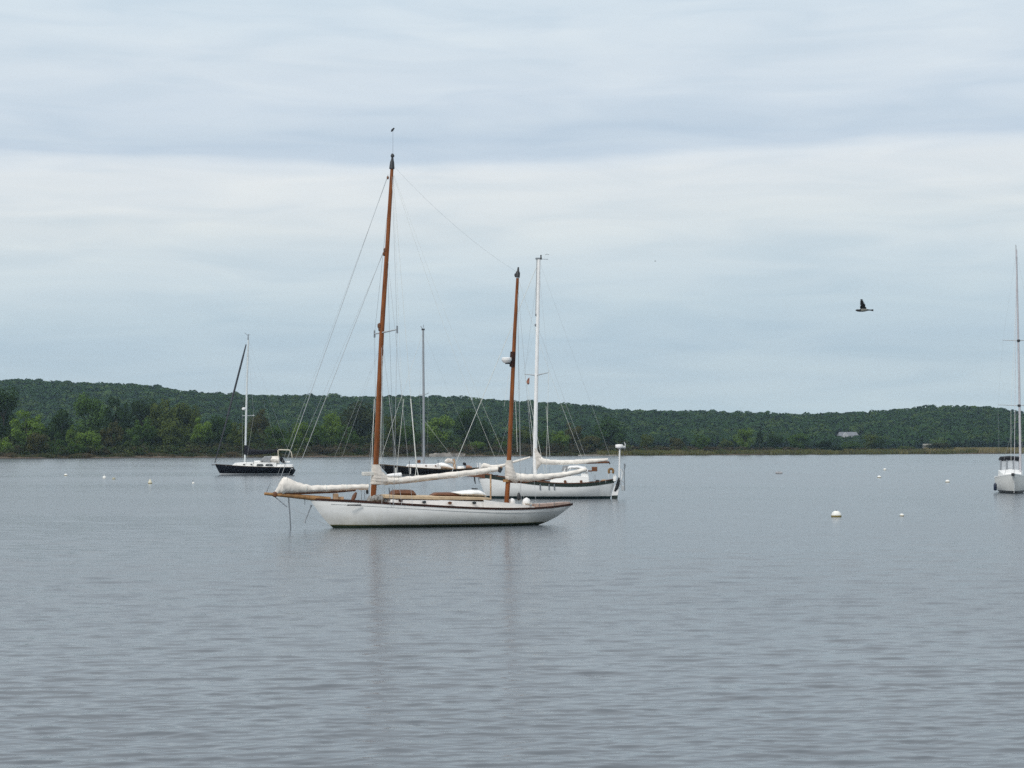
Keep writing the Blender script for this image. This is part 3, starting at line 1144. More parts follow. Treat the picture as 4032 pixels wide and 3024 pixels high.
# ---- the varnished-mast yawl in front
def yawl():
    fr = Frame(1700, 2073, 20)
    r = empty('sailing_yawl', (fr.o[0], fr.o[1], 0), fr.a)
    tag(r, 'white wooden yawl with two varnished masts and cream sail covers, nearest boat', 'sailboat')
    sheer = [(1222, 1966), (1300, 1969), (1380, 1973), (1540, 1982), (1700, 1991), (1758, 1994), (1900, 1999), (2043, 2001), (2150, 1995), (2247, 1985)]
    L = hull_lines(fr, sheer, [(1222, 1970), (1245, 2003), (1269, 2035), (1290, 2059), (1312, 2079)], [(2112, 2070), (2150, 2056), (2189, 2037), (2223, 2013), (2247, 1992)])
    hb = half_beam(L[0], 1.62, 0.52, 0.28, 1.9, 2.3)
    hm = hull_mat('yawl_topsides', (0.82, 0.82, 0.80, 1), [(0.13, (0.02, 0.035, 0.02, 1)), (0.165, (0.19, 0.17, 0.07, 1))], ((0.40, 0.34, 0.2, 1), 0.8, 0.8))
    make_hull(r, L, hb, hm, deck_mat=TEAK)
    rail(r, L, hb, 'toe_rail', MAHOG, -0.045, 0.06, 0.07, 0.025)
    rail(r, L, hb, 'cove_line', mat('cove_line', (0.36, 0.37, 0.37, 1), 0.5), -0.20, -0.175, 0.02, 0.004, 6, len(L[0]) - 3)
    # nameboard and hawse at the bow
    box_px(fr, 1367, 1986.5, 1422, 1991, -0.98, 0.03).build('nameboard', DARK, r, False)
    # bowsprit and its gear
    spar(fr, [(1041, 1944, .07), (1140, 1952, .10), (1235, 1961, .13), (1300, 1967, .13)]).build('bowsprit', WOODL, r)
    spar(fr, [(1232, 1959, .10), (1262, 1963, .12), (1300, 1966, .11)]).build('anchor_roller', DARK, r)
    spar(fr, [(1047, 1942, .03), (1056, 1920, .02), (1066, 1899, .015)]).build('stem_staff', GREYM, r)
    c = fr.p(1083, 1946)
    MB().lathe([(0.05, -.14), (.12, -.1), (.13, .0), (.1, .1), (.03, .13)], c, 12).build('furling_drum', BRONZE, r)
    spar(fr, [(1136, 1935, .06), (1136, 1960, .035), (1141, 2020, .03), (1145, 2096, .035)]).build('mooring_chain', GREYM, r)
    line(fr, (1083, 1957), (1130, 1996), .022).build('bobstay_tackle', GREYM, r)
    line(fr, (1128, 1994), (1312, 2079), .008).build('bobstay', WIRE, r)
    spar(fr, [(1226, 1989, .06), (1222, 2000, .025), (1201, 2052, .03), (1199, 2060, .06)]).build('anchor', GREYM, r)
    spar(fr, [(1200, 1962, .02), (1200, 1988, .02)]).build('chain_plate', GREYM, r)
    # jib stowed on its club boom
    band(fr, [(1110, 1885, 1080, 1942, .10), (1119, 1876, 1104, 1944, .22), (1140, 1884, 1145, 1942, .24), (1180, 1902, 1180, 1940, .22), (1225, 1911, 1228, 1938, .2), (1290, 1911, 1290, 1937, .19), (1350, 1909, 1350, 1932, .18), (1410, 1907, 1408, 1928, .17), (1450, 1906, 1448, 1930, .15)], 14, .15, 1).build('jib_cover', CANVAS, r)
    spar(fr, [(1085, 1943, .05), (1180, 1942, .06), (1320, 1936, .065), (1400, 1930, .05)]).build('club_boom', BRONZE, r)
    # foredeck clutter
    box_px(fr, 1313, 1943, 1330, 1968, 0, .3).build('windlass', TEAK, r, False, .02)
    box_px(fr, 1330, 1956, 1352, 1968, .1, .25).build('chain_stopper', TEAK, r, False, .02)
    b = MB(); q = fr.p(1395, 1955); b.tube([q + Vector((-.1, 0, -.2)), q, q + Vector((.1, 0, .2))], [.08, .11, .05], 8); b.build('cowl_vent', BRONZE, r)
    for px in (1424, 1436):
        spar(fr, [(px, 1932, .014, -.6), (px - 1, 1976, .014, -.6)]).build('pin_rail_post', GREYM, r)
    q = fr.p(1446, 1937); MB().box(q, (.12, .1, .2)).build('winch', DARK, r, True, .03)
    # main mast
    mast = spar(fr, [(1467, 1968, .142), (1480, 1830, .138), (1503, 1310, .122), (1524, 985, .108), (1537, 770, .095), (1544, 655, .08)], 14).build('main_mast', WOOD, r)
    spar(fr, [(1543, 665, .14), (1544, 640, .11), (1545, 625, .06), (1545, 605, .05)]).build('mast_cap', DARK, r)
    spar(fr, [(1545.5, 618, .09), (1545.5, 612, .1), (1545.5, 606, .05)]).build('masthead_light', DARK, r)
    spar(fr, [(1547, 606, .008), (1547, 515, .006)], 5).build('antenna', GREYM, r)
    b = MB(); A, B_ = fr.p(1540, 518), fr.p(1552, 504); b.tube([A, A.lerp(B_, .35), B_], [.02, .06, .035], 6); b.build('wind_vane', DARK, r)
    for (px, py, rr) in ((1527, 700, .08), (1517, 985, .12), (1512, 1000, .1), (1494, 1283, .14), (1496, 1296, .12)):
        q = fr.p(px, py); MB().lathe([(.02, -rr), (rr * .7, -rr * .6), (rr * .75, rr * .5), (.03, rr)], q, 8).build('halyard_block', BRONZE, r)
    # gathered rope coils round the foot of the mast
    band(fr, [(1447, 1964, 1447, 1976, .15), (1455, 1953, 1455, 1978, .35), (1475, 1948, 1475, 1979, .45), (1500, 1951, 1500, 1978, .4), (1512, 1962, 1512, 1975, .15)], 14, .2, 4).build('coiled_rope', mat('grey_rope', (.25, .25, .24, 1), .9, .4, 9), r)
    # spreaders, seen end-on-ish because the boat lies at an angle
    ms = fr.p(1503, 1310)
    for sg in (-1, 1):
        tip = ms + Vector((.2, sg * 2.0, .05))
        b = MB(); b.tube([ms, tip], [.045, .028], 7); b.build('spreader', LGREY, r)
        b = MB(); b.tube([tip + Vector((0, 0, -.18)), tip + Vector((0, 0, .18))], [.05, .04], 7); b.build('spreader_tip', GREYM, r)
    # main sail in its cover
    band(fr, [(1466, 1829, 1495, 1829, .19), (1464, 1856, 1504, 1856, .26), (1461, 1878, 1527, 1876, .29), (1459, 1895, 1540, 1892, .28), (1458, 1907, 1520, 1908, .22)], 14, .08, 2).build('mast_collar', CANVASD, r)
    band(fr, [(1500, 1872, 1500, 1908, .2), (1545, 1880, 1545, 1908, .24), (1600, 1877, 1600, 1903, .22), (1660, 1871, 1662, 1895, .21), (1740, 1863, 1742, 1886, .2), (1830, 1853, 1832, 1875, .18), (1900, 1844, 1902, 1867, .17), (1958, 1838, 1958, 1856, .14)], 14, .14, 3).build('mainsail_cover', CANVAS, r)
    for px, yt, yb, hw in ((1570, 1878, 1907, .25), (1640, 1872, 1899, .23), (1720, 1864, 1890, .22), (1800, 1855, 1881, .2), (1870, 1847, 1872, .19), (1925, 1840, 1863, .17)):
        band(fr, [(px, yt, px, yb, hw), (px + 3, yt, px + 3, yb, hw)], 14).build('sail_tie', ROPE, r)
    for px, yt, yb, hw in ((1200, 1906, 1941, .23), (1280, 1909, 1939, .21), (1360, 1907, 1934, .2)):
        band(fr, [(px, yt, px, yb, hw), (px + 3, yt, px + 3, yb, hw)], 14).build('sail_tie', ROPE, r)
    spar(fr, [(1478, 1903, .09), (1600, 1896, .09), (1800, 1873, .085), (1962, 1848, .075)]).build('main_boom', WOODL, r)
    q = fr.p(1968, 1850); MB().box(q, (.2, .18, .25), 0, .5).build('boom_end_fitting', DARK, r, False, .03)
    q = fr.p(1972, 1844); MB().lathe([(.02, -.1), (.09, -.06), (.09, .06), (.02, .1)], q, 8).build('topping_block', WOODL, r)
    box_px(fr, 1427, 1858, 1470, 1873, 0, .35).build('gooseneck_tray', OFFW, r, False, .03)
    band(fr, [(1523, 1868, 1523, 1878, .1), (1545, 1864, 1545, 1880, .16), (1578, 1861, 1578, 1879, .16), (1580, 1862, 1580, 1878, .1)], 10, .05, 5).build('folded_awning', WHITE, r)
    # boom gallows: post and slanted wooden brace
    spar(fr, [(1932, 1866, .045), (1932, 1968, .045)], 8).build('boom_crutch', TEAK, r)
    # coach roof
    cabin(r, fr, 1514, 1918, 1963, 1971, 1998, 1.02, WHITE, front=8, back=10)
    b = MB()
    rr = []
    for px, y0, y1, w in ((1503, 1950, 1960, .7), (1540, 1950, 1962, .84), (1700, 1954, 1966, .93), (1880, 1957, 1967, .87), (1914, 1961, 1967, .8)):
        T, B_ = fr.p(px, y0), fr.p(px, y1)
        rr.append([(T.x, -w, B_.z), (T.x, -w, T.z), (T.x, 0, T.z + .05), (T.x, w, T.z), (T.x, w, B_.z)])
    b.rings(rr); b.build('cabin_roof_edge', mat('bleached_teak', (.52, .40, .26, 1), .7, .2, 4), r, True, .01)
    b = MB()
    rr = []
    for px, y0, y1, w in ((1508, 1960, 1962, .72), (1540, 1962, 1964, .86), (1700, 1966, 1968, .95), (1880, 1967, 1969, .89), (1914, 1967, 1969, .82)):
        T, B_ = fr.p(px, y0), fr.p(px, y1)
        rr.append([(T.x, -w, B_.z), (T.x, -w, T.z), (T.x, w, T.z), (T.x, w, B_.z)])
    b.rings(rr); b.build('cabin_beading', MAHOG, r)
    for px, py, m_, kx in ((1577, 1972, MAHOG, 8), (1670, 1977, GLASSD, 8), (1771, 1980, BRONZE, 8), (1867, 1980, GLASSD, 8)):
        A = fr.p(px, py, -1.03)
        b = MB()
        rings = []
        for t_, k_ in ((-.05, 1.0), (-.03, .85), (-.028, .8), (.1, .8)):
            rings.append([(A.x + math.cos(q * math.pi / 6) * .105 * k_, A.y + t_, A.z + math.sin(q * math.pi / 6) * .068 * k_) for q in range(12)])
        b.rings(rings); b.build('porthole', m_, r)
    # brown domed hatch, second hatch, white spray hood
    band(fr, [(1534, 1944, 1536, 1953, .2), (1540, 1934, 1540, 1953, .42), (1548, 1928, 1548, 1954, .5), (1600, 1927, 1600, 1955, .52), (1622, 1929, 1622, 1956, .48), (1630, 1938, 1630, 1956, .38), (1634, 1948, 1633, 1956, .2)], 12, 0, 6).build('skylight_cover', BRONZE, r)
    spar(fr, [(1531, 1921, .015), (1533, 1940, .02), (1540, 1948, .015)]).build('skylight_handle', DARK, r)
    band(fr, [(1697, 1946, 1697, 1954, .3), (1712, 1938, 1712, 1956, .48), (1770, 1937, 1770, 1957, .5), (1800, 1945, 1800, 1958, .46), (1815, 1952, 1815, 1958, .3)], 12, 0, 7).build('companionway_hatch', BRONZE, r)
    band(fr, [(1776, 1938, 1778, 1942, .5), (1800, 1934, 1806, 1952, .62), (1850, 1928, 1850, 1954, .7), (1885, 1930, 1885, 1956, .68), (1900, 1939, 1899, 1957, .55), (1906, 1948, 1905, 1956, .4)], 14, .04, 8).build('spray_hood', WHITEB, r)
    spar(fr, [(1857, 1924, .03), (1880, 1925, .03)]).build('hood_strap', DARK, r)
    # cockpit coaming running aft
    b = MB()
    for t_ in (-.95, .95):
        rr = []
        for px, y0, y1 in ((1905, 1968, 2000), (1960, 1976, 2002), (2020, 1982, 2003), (2060, 1987, 2002), (2105, 1996, 2002)):
            T, B_ = fr.p(px, y0, t_ * (1 - max(0, px - 1990) / 400)), fr.p(px, y1)
            rr.append([(T.x, T.y - .03, B_.z - .1), (T.x, T.y - .03, T.z), (T.x, T.y + .03, T.z), (T.x, T.y + .03, B_.z - .1)])
        b.rings(rr)
    b.build('coaming', WHITE, r)
    # mizzen
    spar(fr, [(1994, 1986, .12), (2000, 1900, .12), (2012, 1640, .112), (2026, 1320, .095), (2038, 1095, .075)], 14).build('mizzen_mast', WOOD, r)
    spar(fr, [(2037, 1092, .13), (2039, 1075, .12), (2040, 1066, .06), (2041, 1052, .04)]).build('mizzen_cap', DARK, r)
    q = fr.p(2032, 1083); MB().lathe([(.02, -.1), (.09, -.06), (.09, .06), (.02, .1)], q, 8).build('mizzen_block', DARK, r)
    q = fr.p(1995, 1418)
    MB().lathe([(.08, -.15), (.17, -.13), (.25, -.02), (.26, .0), (.255, .11), (.23, .13), (.02, .14)], (q.x, q.y, q.z), 20).build('radar_dome', WHITE, r)
    b = MB(); A = fr.p(2010, 1430); b.box(((q.x + A.x) / 2 + .08, 0, q.z - .16), (abs(A.x - q.x) + .25, .2, .07)); b.build('radar_bracket', DARK, r)
    spar(fr, [(2019, 1385, .13), (2017, 1440, .15), (2016, 1445, .13)]).build('mast_band', MAHOG, r)
    band(fr, [(1992, 1812, 2018, 1812, .16), (1990, 1835, 2020, 1835, .19), (1989, 1856, 2026, 1854, .22), (1988, 1876, 2038, 1876, .24), (1990, 1886, 2044, 1894, .2), (2018, 1898, 2030, 1904, .08)], 14, .07, 9).build('mizzen_collar', CANVASD, r)
    band(fr, [(2015, 1850, 2015, 1890, .14), (2032, 1862, 2030, 1897, .2), (2060, 1866, 2060, 1898, .22), (2110, 1867, 2110, 1895, .2), (2160, 1865, 2162, 1888, .18), (2220, 1859, 2222, 1879, .16), (2270, 1850, 2272, 1868, .14), (2306, 1841, 2308, 1857, .1)], 14, .14, 10).build('mizzen_cover', CANVAS, r)
    spar(fr, [(2004, 1896, .065), (2060, 1898, .065), (2160, 1886, .06), (2310, 1851, .05)]).build('mizzen_boom', BRONZE, r)
    spar(fr, [(1993, 1888, .17), (1993, 1898, .17)]).build('mizzen_band', WOODL, r)
    # after deck
    for px, y0, y1 in ((2043, 1935, 2000), (2087, 1974, 2000), (2124, 1982, 1999)):
        spar(fr, [(px, y0, .016, -.8), (px, y1, .016, -.8)], 6).build('stanchion', GREYM, r)
    q = fr.p(2043, 1955, -.8); MB().lathe([(.02, -.2), (.09, -.14), (.1, 0), (.06, .16), (.02, .2)], q, 10).build('stern_light', DARK, r)
    for px, py, k in ((2016, 1973, 1.0), (2073, 1974, 1.3)):
        q = fr.p(px, py, .1); MB().lathe([(.15 * k, -.16 * k), (.16 * k, 0), (.12 * k, .09 * k), (.02, .15 * k)], q, 12).build('deck_vent', WHITE, r)
    box_px(fr, 2062, 1979, 2088, 1985, .1, .5).build('deck_box', OFFW, r, False, .02)
    b = MB()
    rr = []
    for px, y0 in ((2110, 1984), (2160, 1981), (2210, 1977), (2238, 1976)):
        for_t = fr.p(px, y0)
        w = .55 - (px - 2110) / 128 * .28
        rr.append([(for_t.x, -w, for_t.z - .18), (for_t.x, -w, for_t.z), (for_t.x, w, for_t.z), (for_t.x, w, for_t.z - .18)])
    b.rings(rr); b.build('stern_seat', mat('pinkish_teak', (.38, .29, .25, 1), .7, .2, 4), r)
    for px in (2150, 2182):
        spar(fr, [(px, 1972, .014, -.45), (px, 1996, .014, -.45)], 6).build('stern_rail_post', GREYM, r)
    # standing and running rigging
    W = WIRE
    line(fr, (1528, 688), (1083, 1944), .013).build('forestay', W, r)
    line(fr, (1508, 995), (1137, 1940), .013).build('staysail_stay', W, r)
    line(fr, (1526, 700), (1066, 1943), .005).build('jib_halyard', WIRE, r)
    line(fr, (1508, 1000), (1105, 1942), .005).build('staysail_halyard', WIRE, r)
    top = fr.p(1543, 672)
    mid = fr.p(1524, 985)
    chain_s = fr.p(1482, 1985).x
    for sg in (-1, 1):
        tip = ms + Vector((.2, sg * 2.0, .05))
        dk = Vector((chain_s + .45, sg * 1.5, 1.15))
        MB().tube([top, tip, dk], .009, 5).build('cap_shroud', W, r)
        for ds in (-.15, .85):
            MB().tube([ms + Vector((0, 0, -.1)), Vector((chain_s + ds, sg * 1.5, 1.15))], .009, 5).build('lower_shroud', W, r)
        MB().tube([mid, Vector((chain_s + 1.4, sg * 1.5, 1.15))], .007, 5).build('intermediate_shroud', W, r)
    line(fr, (1550, 692), (1968, 1848), .006, .55).build('topping_lift', ROPE, r)
    line(fr, (1552, 690), (2075, 1985), .0045, .6).build('running_backstay', ROPE, r)
    line(fr, (1551, 655), (2036, 1072), .004, .35).build('triatic_stay', W, r)
    line(fr, (1548, 690), (1618, 1575), .008).build('main_halyard', ROPE, r)
    line(fr, (1548, 720), (1583, 1580), .005).build('flag_halyard', ROPE, r)
    line(fr, (1617, 1570), (1640, 1838), .028).build('lazy_jack', ROPE, r)
    line(fr, (1640, 1836), (1634, 1878), .016).build('lazy_jack_leg', ROPE, r)
    line(fr, (1640, 1836), (1648, 1878), .016).build('lazy_jack_leg', ROPE, r)
    line(fr, (1590, 1570), (1560, 1870), .010).build('lazy_jack', ROPE, r)
    line(fr, (1474, 1570, -.5), (1458, 1960, -.5), .014).build('halyard_fall', ROPE, r)
    line(fr, (1506, 1400, -.2), (1496, 1830, -.2), .010).build('halyard_fall', ROPE, r)
    line(fr, (1506, 1345), (1250, 1962), .004).build('staysail_sheet', WIRE, r)
    line(fr, (1507, 1340), (1290, 1964), .004).build('staysail_sheet', WIRE, r)
    mt = fr.p(2037, 1100)
    for sg in (-1, 1):
        for ds in (.3, 1.1):
            MB().tube([mt, Vector((fr.p(2000, 1985).x + ds, sg * 1.15, 1.0))], .007, 5).build('mizzen_shroud', W, r)
    line(fr, (2045, 1110), (2308, 1845), .006, .3).build('mizzen_topping_lift', ROPE, r)
    line(fr, (2005, 1470), (1985, 1600), .006).build('mizzen_halyard', ROPE, r)
    line(fr, (1930, 1872), (1960, 1872), .03).build('mainsheet_block', DARK, r)
    for px, t_ in ((1548, -1.3), (1536, -1.3)):
        spar(fr, [(px - 2, 1920, .012, t_), (px, 1990, .014, t_)], 6).build('lifeline_post', GREYM, r)


yawl()


# ---- white double-ender behind it
def cutter():
    fr = Frame(2170, 1963, -4)
    r = empty('double_ended_cutter', (fr.o[0], fr.o[1], 0), fr.a)
    tag(r, 'white double ended cutter with dark green rail and white mast behind the wooden yawl', 'sailboat')
    sheer = [(1886, 1879), (1935, 1885), (1990, 1892), (2060, 1902), (2125, 1910), (2198, 1914), (2293, 1914), (2356, 1911), (2418, 1900)]
    L = hull_lines(fr, sheer, [(1886, 1883), (1897, 1915), (1908, 1945), (1920, 1966)], [(2402, 1966), (2408, 1945), (2414, 1920), (2418, 1904)], 4, -.6)
    hb = half_beam(L[0], 1.6, .5, .05, 2.0, 2.6)
    hm = hull_mat('cutter_topsides', (.74, .75, .74, 1), [(.2, (.012, .03, .032, 1))], ((.35, .34, .28, 1), .6, .5))
    make_hull(r, L, hb, hm, k_mid=2.8)
    rail(r, L, hb, 'bulwark', GREENB, .0, .26, .06, .02, 3)
    rail(r, L, hb, 'cap_rail', BRONZE, .26, .31, .12, .05)
    b = MB()
    rr = []
    for px, y0, y1, w in ((1778, 1862, 1868, .05), (1862, 1872, 1878, .08), (1885, 1868, 1879, .18), (1910, 1864, 1884, .3), (1938, 1866, 1886, .45)):
        T, B_ = fr.p(px, y0), fr.p(px, y1)
        rr.append([(T.x, -w, B_.z), (T.x, -w, T.z), (T.x, w, T.z), (T.x, w, B_.z)])
    b.rings(rr); b.build('bowsprit', BRONZE, r, True, .02)
    spar(fr, [(1868, 1878, .05), (1869, 1890, .06), (1872, 1906, .03)]).build('anchor', DARK, r)
    spar(fr, [(1884, 1882, .03), (1888, 1904, .02)]).build('chain', GREYM, r)
    for px, t_ in ((2127, -1.62), (2162, -1.62), (2183, -1.62)):
        spar(fr, [(px, 1906, .05, t_), (px, 1928, .05, t_)], 8).build('chain_plate', GREYM, r)
    # masts and sails
    spar(fr, [(2107, 1900, .16), (2107, 1760, .16), (2110, 1600, .15), (2117, 1275, .135), (2122, 1022, .12)], 14).build('mast', WHITE, r)
    spar(fr, [(2110, 1240, .05), (2114, 1022, .045)], 8).build('mast_track', LGREY, r)
    q = fr.p(2117, 1018); MB().box(q, (.35, .14, .14)).build('masthead_fitting', GREYM, r, False, .03)
    spar(fr, [(2130, 1022, .08), (2130, 1010, .05), (2130, 1004, .06)]).build('masthead_light', DARK, r)
    line(fr, (2130, 1020), (2158, 1021), .02).build('wind_arm', GREYM, r)
    b = MB(); b.tube([fr.p(2146, 1003), fr.p(2154, 1000), fr.p(2162, 1003)], .025, 6); b.build('wind_vane', LGREY, r)
    for px, py in ((2112, 1240), (2110, 1280), (2114, 1500)):
        q = fr.p(px, py); MB().lathe([(.02, -.12), (.1, -.07), (.1, .07), (.02, .12)], q, 8).build('mast_block', GREYM, r)
    sm = fr.p(2112, 1478)
    MB().tube([sm, fr.p(2160, 1467, -1.4)], [.05, .03], 7).build('spreader', LGREY, r)
    MB().tube([sm, fr.p(2066, 1473, 1.4)], [.05, .03], 7).build('spreader', LGREY, r)
    band(fr, [(2101, 1756, 2113, 1756, .14), (2100, 1780, 2118, 1778, .18), (2101, 1798, 2132, 1796, .2), (2102, 1815, 2142, 1820, .18), (2103, 1840, 2120, 1840, .14), (2104, 1860, 2112, 1860, .1)], 14, .08, 11).build('mast_collar', CANVASD, r)
    band(fr, [(2112, 1775, 2112, 1825, .12), (2124, 1794, 2124, 1826, .2), (2140, 1805, 2140, 1828, .22), (2175, 1811, 2175, 1830, .2), (2230, 1812, 2230, 1830, .2), (2300, 1808, 2300, 1826, .17), (2350, 1806, 2350, 1821, .15), (2394, 1805, 2392, 1815, .08)], 14, .13, 12).build('mainsail_cover', CANVAS, r)
    spar(fr, [(2112, 1823, .08), (2250, 1824, .08), (2398, 1820, .08)]).build('boom', BRONZE, r)
    line(fr, (2397, 1818), (2402, 1828), .05).build('boom_end', DARK, r)
    band(fr, [(1896, 1830, 1894, 1846, .1), (1903, 1823, 1902, 1846, .2), (1918, 1825, 1918, 1846, .2), (1935, 1831, 1935, 1848, .18), (1960, 1830, 1960, 1847, .17), (1985, 1826, 1985, 1838, .14), (2010, 1817, 2011, 1827, .1), (2050, 1807, 2051, 1815, .08), (2087, 1797, 2088, 1803, .05)], 12, .08, 13).build('staysail_cover', CANVAS, r)
    for px, y0 in ((1889, 1822), (1893, 1826)):
        spar(fr, [(px, y0, .04), (px - 2, 1848, .03)], 7).build('pulpit_post', WHITE, r)
    # deck structures
    cabin(r, fr, 2165, 2322, 1877, 1874, 1903, .95, WHITEB, front=10, back=3)
    for px in (2225, 2288):
        spar(fr, [(px, 1896, .11, -1.0), (px + .5, 1896, .11, -1.06)], 10).build('porthole', BRONZE, r)
    box_px(fr, 2289, 1864, 2318, 1893, 0, 1.3).build('deckhouse', WHITEB, r, False, .06)
    band(fr, [(2222, 1866, 2222, 1878, .2), (2236, 1866, 2236, 1878, .25), (2244, 1870, 2244, 1878, .2)], 10, .1, 14).build('raft_canister', WHITEB, r)
    band(fr, [(2216, 1852, 2220, 1864, .5), (2243, 1834, 2243, 1846, .8), (2275, 1832, 2276, 1846, .95), (2305, 1838, 2306, 1862, .95), (2316, 1850, 2314, 1868, .8)], 14, .03, 15).build('spray_hood', WHITE, r)
    for px in (2222, 2243):
        spar(fr, [(px + 4, 1842, .04, -.8), (px - 2, 1868, .04, -.8)], 7).build('hood_frame', WHITE, r)
    MB().slab([(fr.p(2212, 1855).x, fr.p(2212, 1855).z), (fr.p(2218, 1834).x, fr.p(2218, 1834).z), (fr.p(2238, 1833).x, fr.p(2238, 1833).z), (fr.p(2234, 1850).x, fr.p(2234, 1850).z)], -.72, -.7).build('hood_window', GLASSG, r, False)
    box_px(fr, 2330, 1838, 2352, 1856, 0, .3).build('gallows_head', BRONZE, r, False, .03)
    box_px(fr, 2316, 1852, 2331, 1857, 0, .15).build('gallows_arm', BRONZE, r, False, .02)
    # stern: horseshoe buoy, fenders, rudder, vane gear, radar pole, wind generator
    b = MB()
    q = fr.p(2406, 1856, -.7)
    b.tube([q + Vector((.17 * math.cos(a), 0, .2 * math.sin(a))) for a in np.linspace(-.9, 4.0, 12)], .09, 8)
    b.build('horseshoe_buoy', MUSTARD, r)
    band(fr, [(2392, 1866, 2396, 1868, .05), (2393, 1868, 2398, 1892, .1), (2397, 1880, 2400, 1892, .05)], 10, .05, 16).build('stern_locker', WHITE, r)
    q = fr.p(2421, 1884, -.4); MB().lathe([(.04, -.26), (.13, -.2), (.15, .1), (.1, .24), (.03, .3)], q, 12).build('life_raft', WHITEB, r)
    P = lambda x, y: (fr.p(x, y).x, fr.p(x, y).z)
    MB().slab([P(2409, 1962), P(2408, 1951), P(2417, 1920), P(2424, 1905), P(2440, 1912), P(2436, 1935), P(2432, 1952), P(2431, 1966)], -.05, .05).build('rudder', WHITE, r, False, .02)
    MB().slab([P(2431, 1968), P(2409, 1968), P(2408.5, 1951), P(2432.5, 1950)], -.054, .054).build('rudder_antifoul', GREENB, r, False)
    band(fr, [(2434, 1880, 2441, 1881, .12), (2429, 1895, 2441, 1897, .2), (2425, 1908, 2440, 1911, .22), (2421, 1920, 2434, 1924, .2), (2417, 1933, 2424, 1936, .1)], 12, 0, 17).build('rudder_head', DARK, r)
    spar(fr, [(2438, 1893, .065), (2440, 1768, .06)], 10).build('radar_pole', WHITE, r)
    q = fr.p(2438.5, 1757)
    MB().lathe([(.1, -.2), (.2, -.14), (.29, -.1), (.3, -.02), (.3, .08), (.26, .13), (.02, .15)], q, 20).build('radar_dome', WHITE, r)
    spar(fr, [(2440, 1768, .035), (2450, 1764, .06), (2458, 1760, .09), (2463, 1759, .05)]).build('wind_generator', LGREY, r)
    hub = fr.p(2461, 1759)
    for k in range(3):
        a = math.radians(80 + 120 * k)
        b = MB(); b.tube([hub, hub + Vector((.02, .18 * math.cos(a), .18 * math.sin(a))), hub + Vector((-.06, .36 * math.cos(a), .36 * math.sin(a)))], [.03, .045, .02], 6); b.build('turbine_blade', LGREY, r)
    b = MB(); b.tube([fr.p(2447, 1889), fr.p(2450, 1860), fr.p(2444, 1846), fr.p(2440, 1858)], .035, 7); b.build('stern_rail', WHITE, r)
    b = MB(); b.tube([fr.p(2440, 1895), fr.p(2452, 1880), fr.p(2455, 1862), fr.p(2450, 1846)], .03, 7); b.build('stern_rail', LGREY, r)
    box_px(fr, 2456, 1825, 2463, 1844, 0, .3).build('vane_paddle', GREYM, r, False, .01)
    spar(fr, [(2459, 1843, .03), (2459, 1932, .04)], 8).build('vane_shaft', GREYM, r)
    b = MB(); b.tube([fr.p(2442, 1895), fr.p(2450, 1925), fr.p(2459, 1930)], .035, 7); b.tube([fr.p(2442, 1890), fr.p(2456, 1898), fr.p(2459, 1900)], .035, 7); b.build('vane_frame', LGREY, r)
    box_px(fr, 2447, 1912, 2458, 1932, 0, .12).build('vane_gearbox', LGREY, r, False, .02)
    for px in (2340, 2362, 2385):
        spar(fr, [(px, 1884, .015, -1.0), (px, 1900, .015, -1.0)], 6).build('stanchion', LGREY, r)
    box_px(fr, 2345, 1889, 2360, 1897, -.5, .3).build('winch', DARK, r, False, .04)
    box_px(fr, 2368, 1888, 2388, 1896, .2, .3).build('cockpit_locker', TEAK, r, False, .03)
    line(fr, (2124, 1030), (2436, 1890), .006).build('backstay', WIRE, r)
    line(fr, (2122, 1300), (2340, 1895), .008).build('running_backstay', WIRE, r)
    line(fr, (2121, 1030), (1779, 1860), .022).build('forestay', ROPE, r)
    line(fr, (2115, 1280), (1940, 1866), .006).build('inner_forestay', WIRE, r)
    for sg, a in ((-1, (2160, 1467, -1.4)), (1, (2066, 1473, 1.4))):
        line(fr, (2121, 1040, 0), a, .007).build('cap_shroud', WIRE, r)
        line(fr, a, (2150, 1890, 1.55 * -1 if sg < 0 else 1.55), .014).build('cap_shroud', ROPE, r)
    line(fr, (2078, 1560, -.5), (2100, 1730, -.5), .014).build('flag_halyard', ROPE, r)
    line(fr, (2030, 1580, .9), (2037, 1780, .9), .016).build('lower_shroud', ROPE, r)
    line(fr, (2150, 1600, -.9), (2165, 1795, -.9), .012).build('lower_shroud', ROPE, r)
    for px, y0 in ((2068, 1838), (2165, 1838), (2095, 1838), (2343, 1870)):
        spar(fr, [(px, y0, .014, 1.0), (px, 1890, .014, 1.0)], 6).build('stanchion', GREYM, r)
    # flag hoisted below the spreader: a thing of its own
    q = fr.p(2081, 1500)
    o = Vector((fr.o[0], fr.o[1], 0)) + Matrix.Rotation(fr.a, 3, 'Z') @ q
    f = empty('flag', o, fr.a)
    f.scale = (.8, .8, .8)
    tag(f, 'small limp orange and dark flag hoisted left of the white mast', 'flag')
    b = MB()
    for k in range(6):
        pass
    rows = []
    for i in range(7):
        v = i / 6
        rows.append([(.09 - .2 * u * (.6 + .8 * math.sin(v * 3.0)), .05 * math.sin(u * 5 + v * 2), .36 - .62 * v - .12 * u) for u in np.linspace(0, 1, 6)])
    b.rings(rows, cap=False, closed=False)
    ob = b.build('cloth', ORANGE, f)
    sl = ob.modifiers.new('thickness', 'SOLIDIFY'); sl.thickness = .01
    b = MB(); b.tube([(-.04, 0, -.2), (-.05, 0.01, -.32)], [.07, .05], 8); b.build('dark_fold', DARK, f)


cutter()


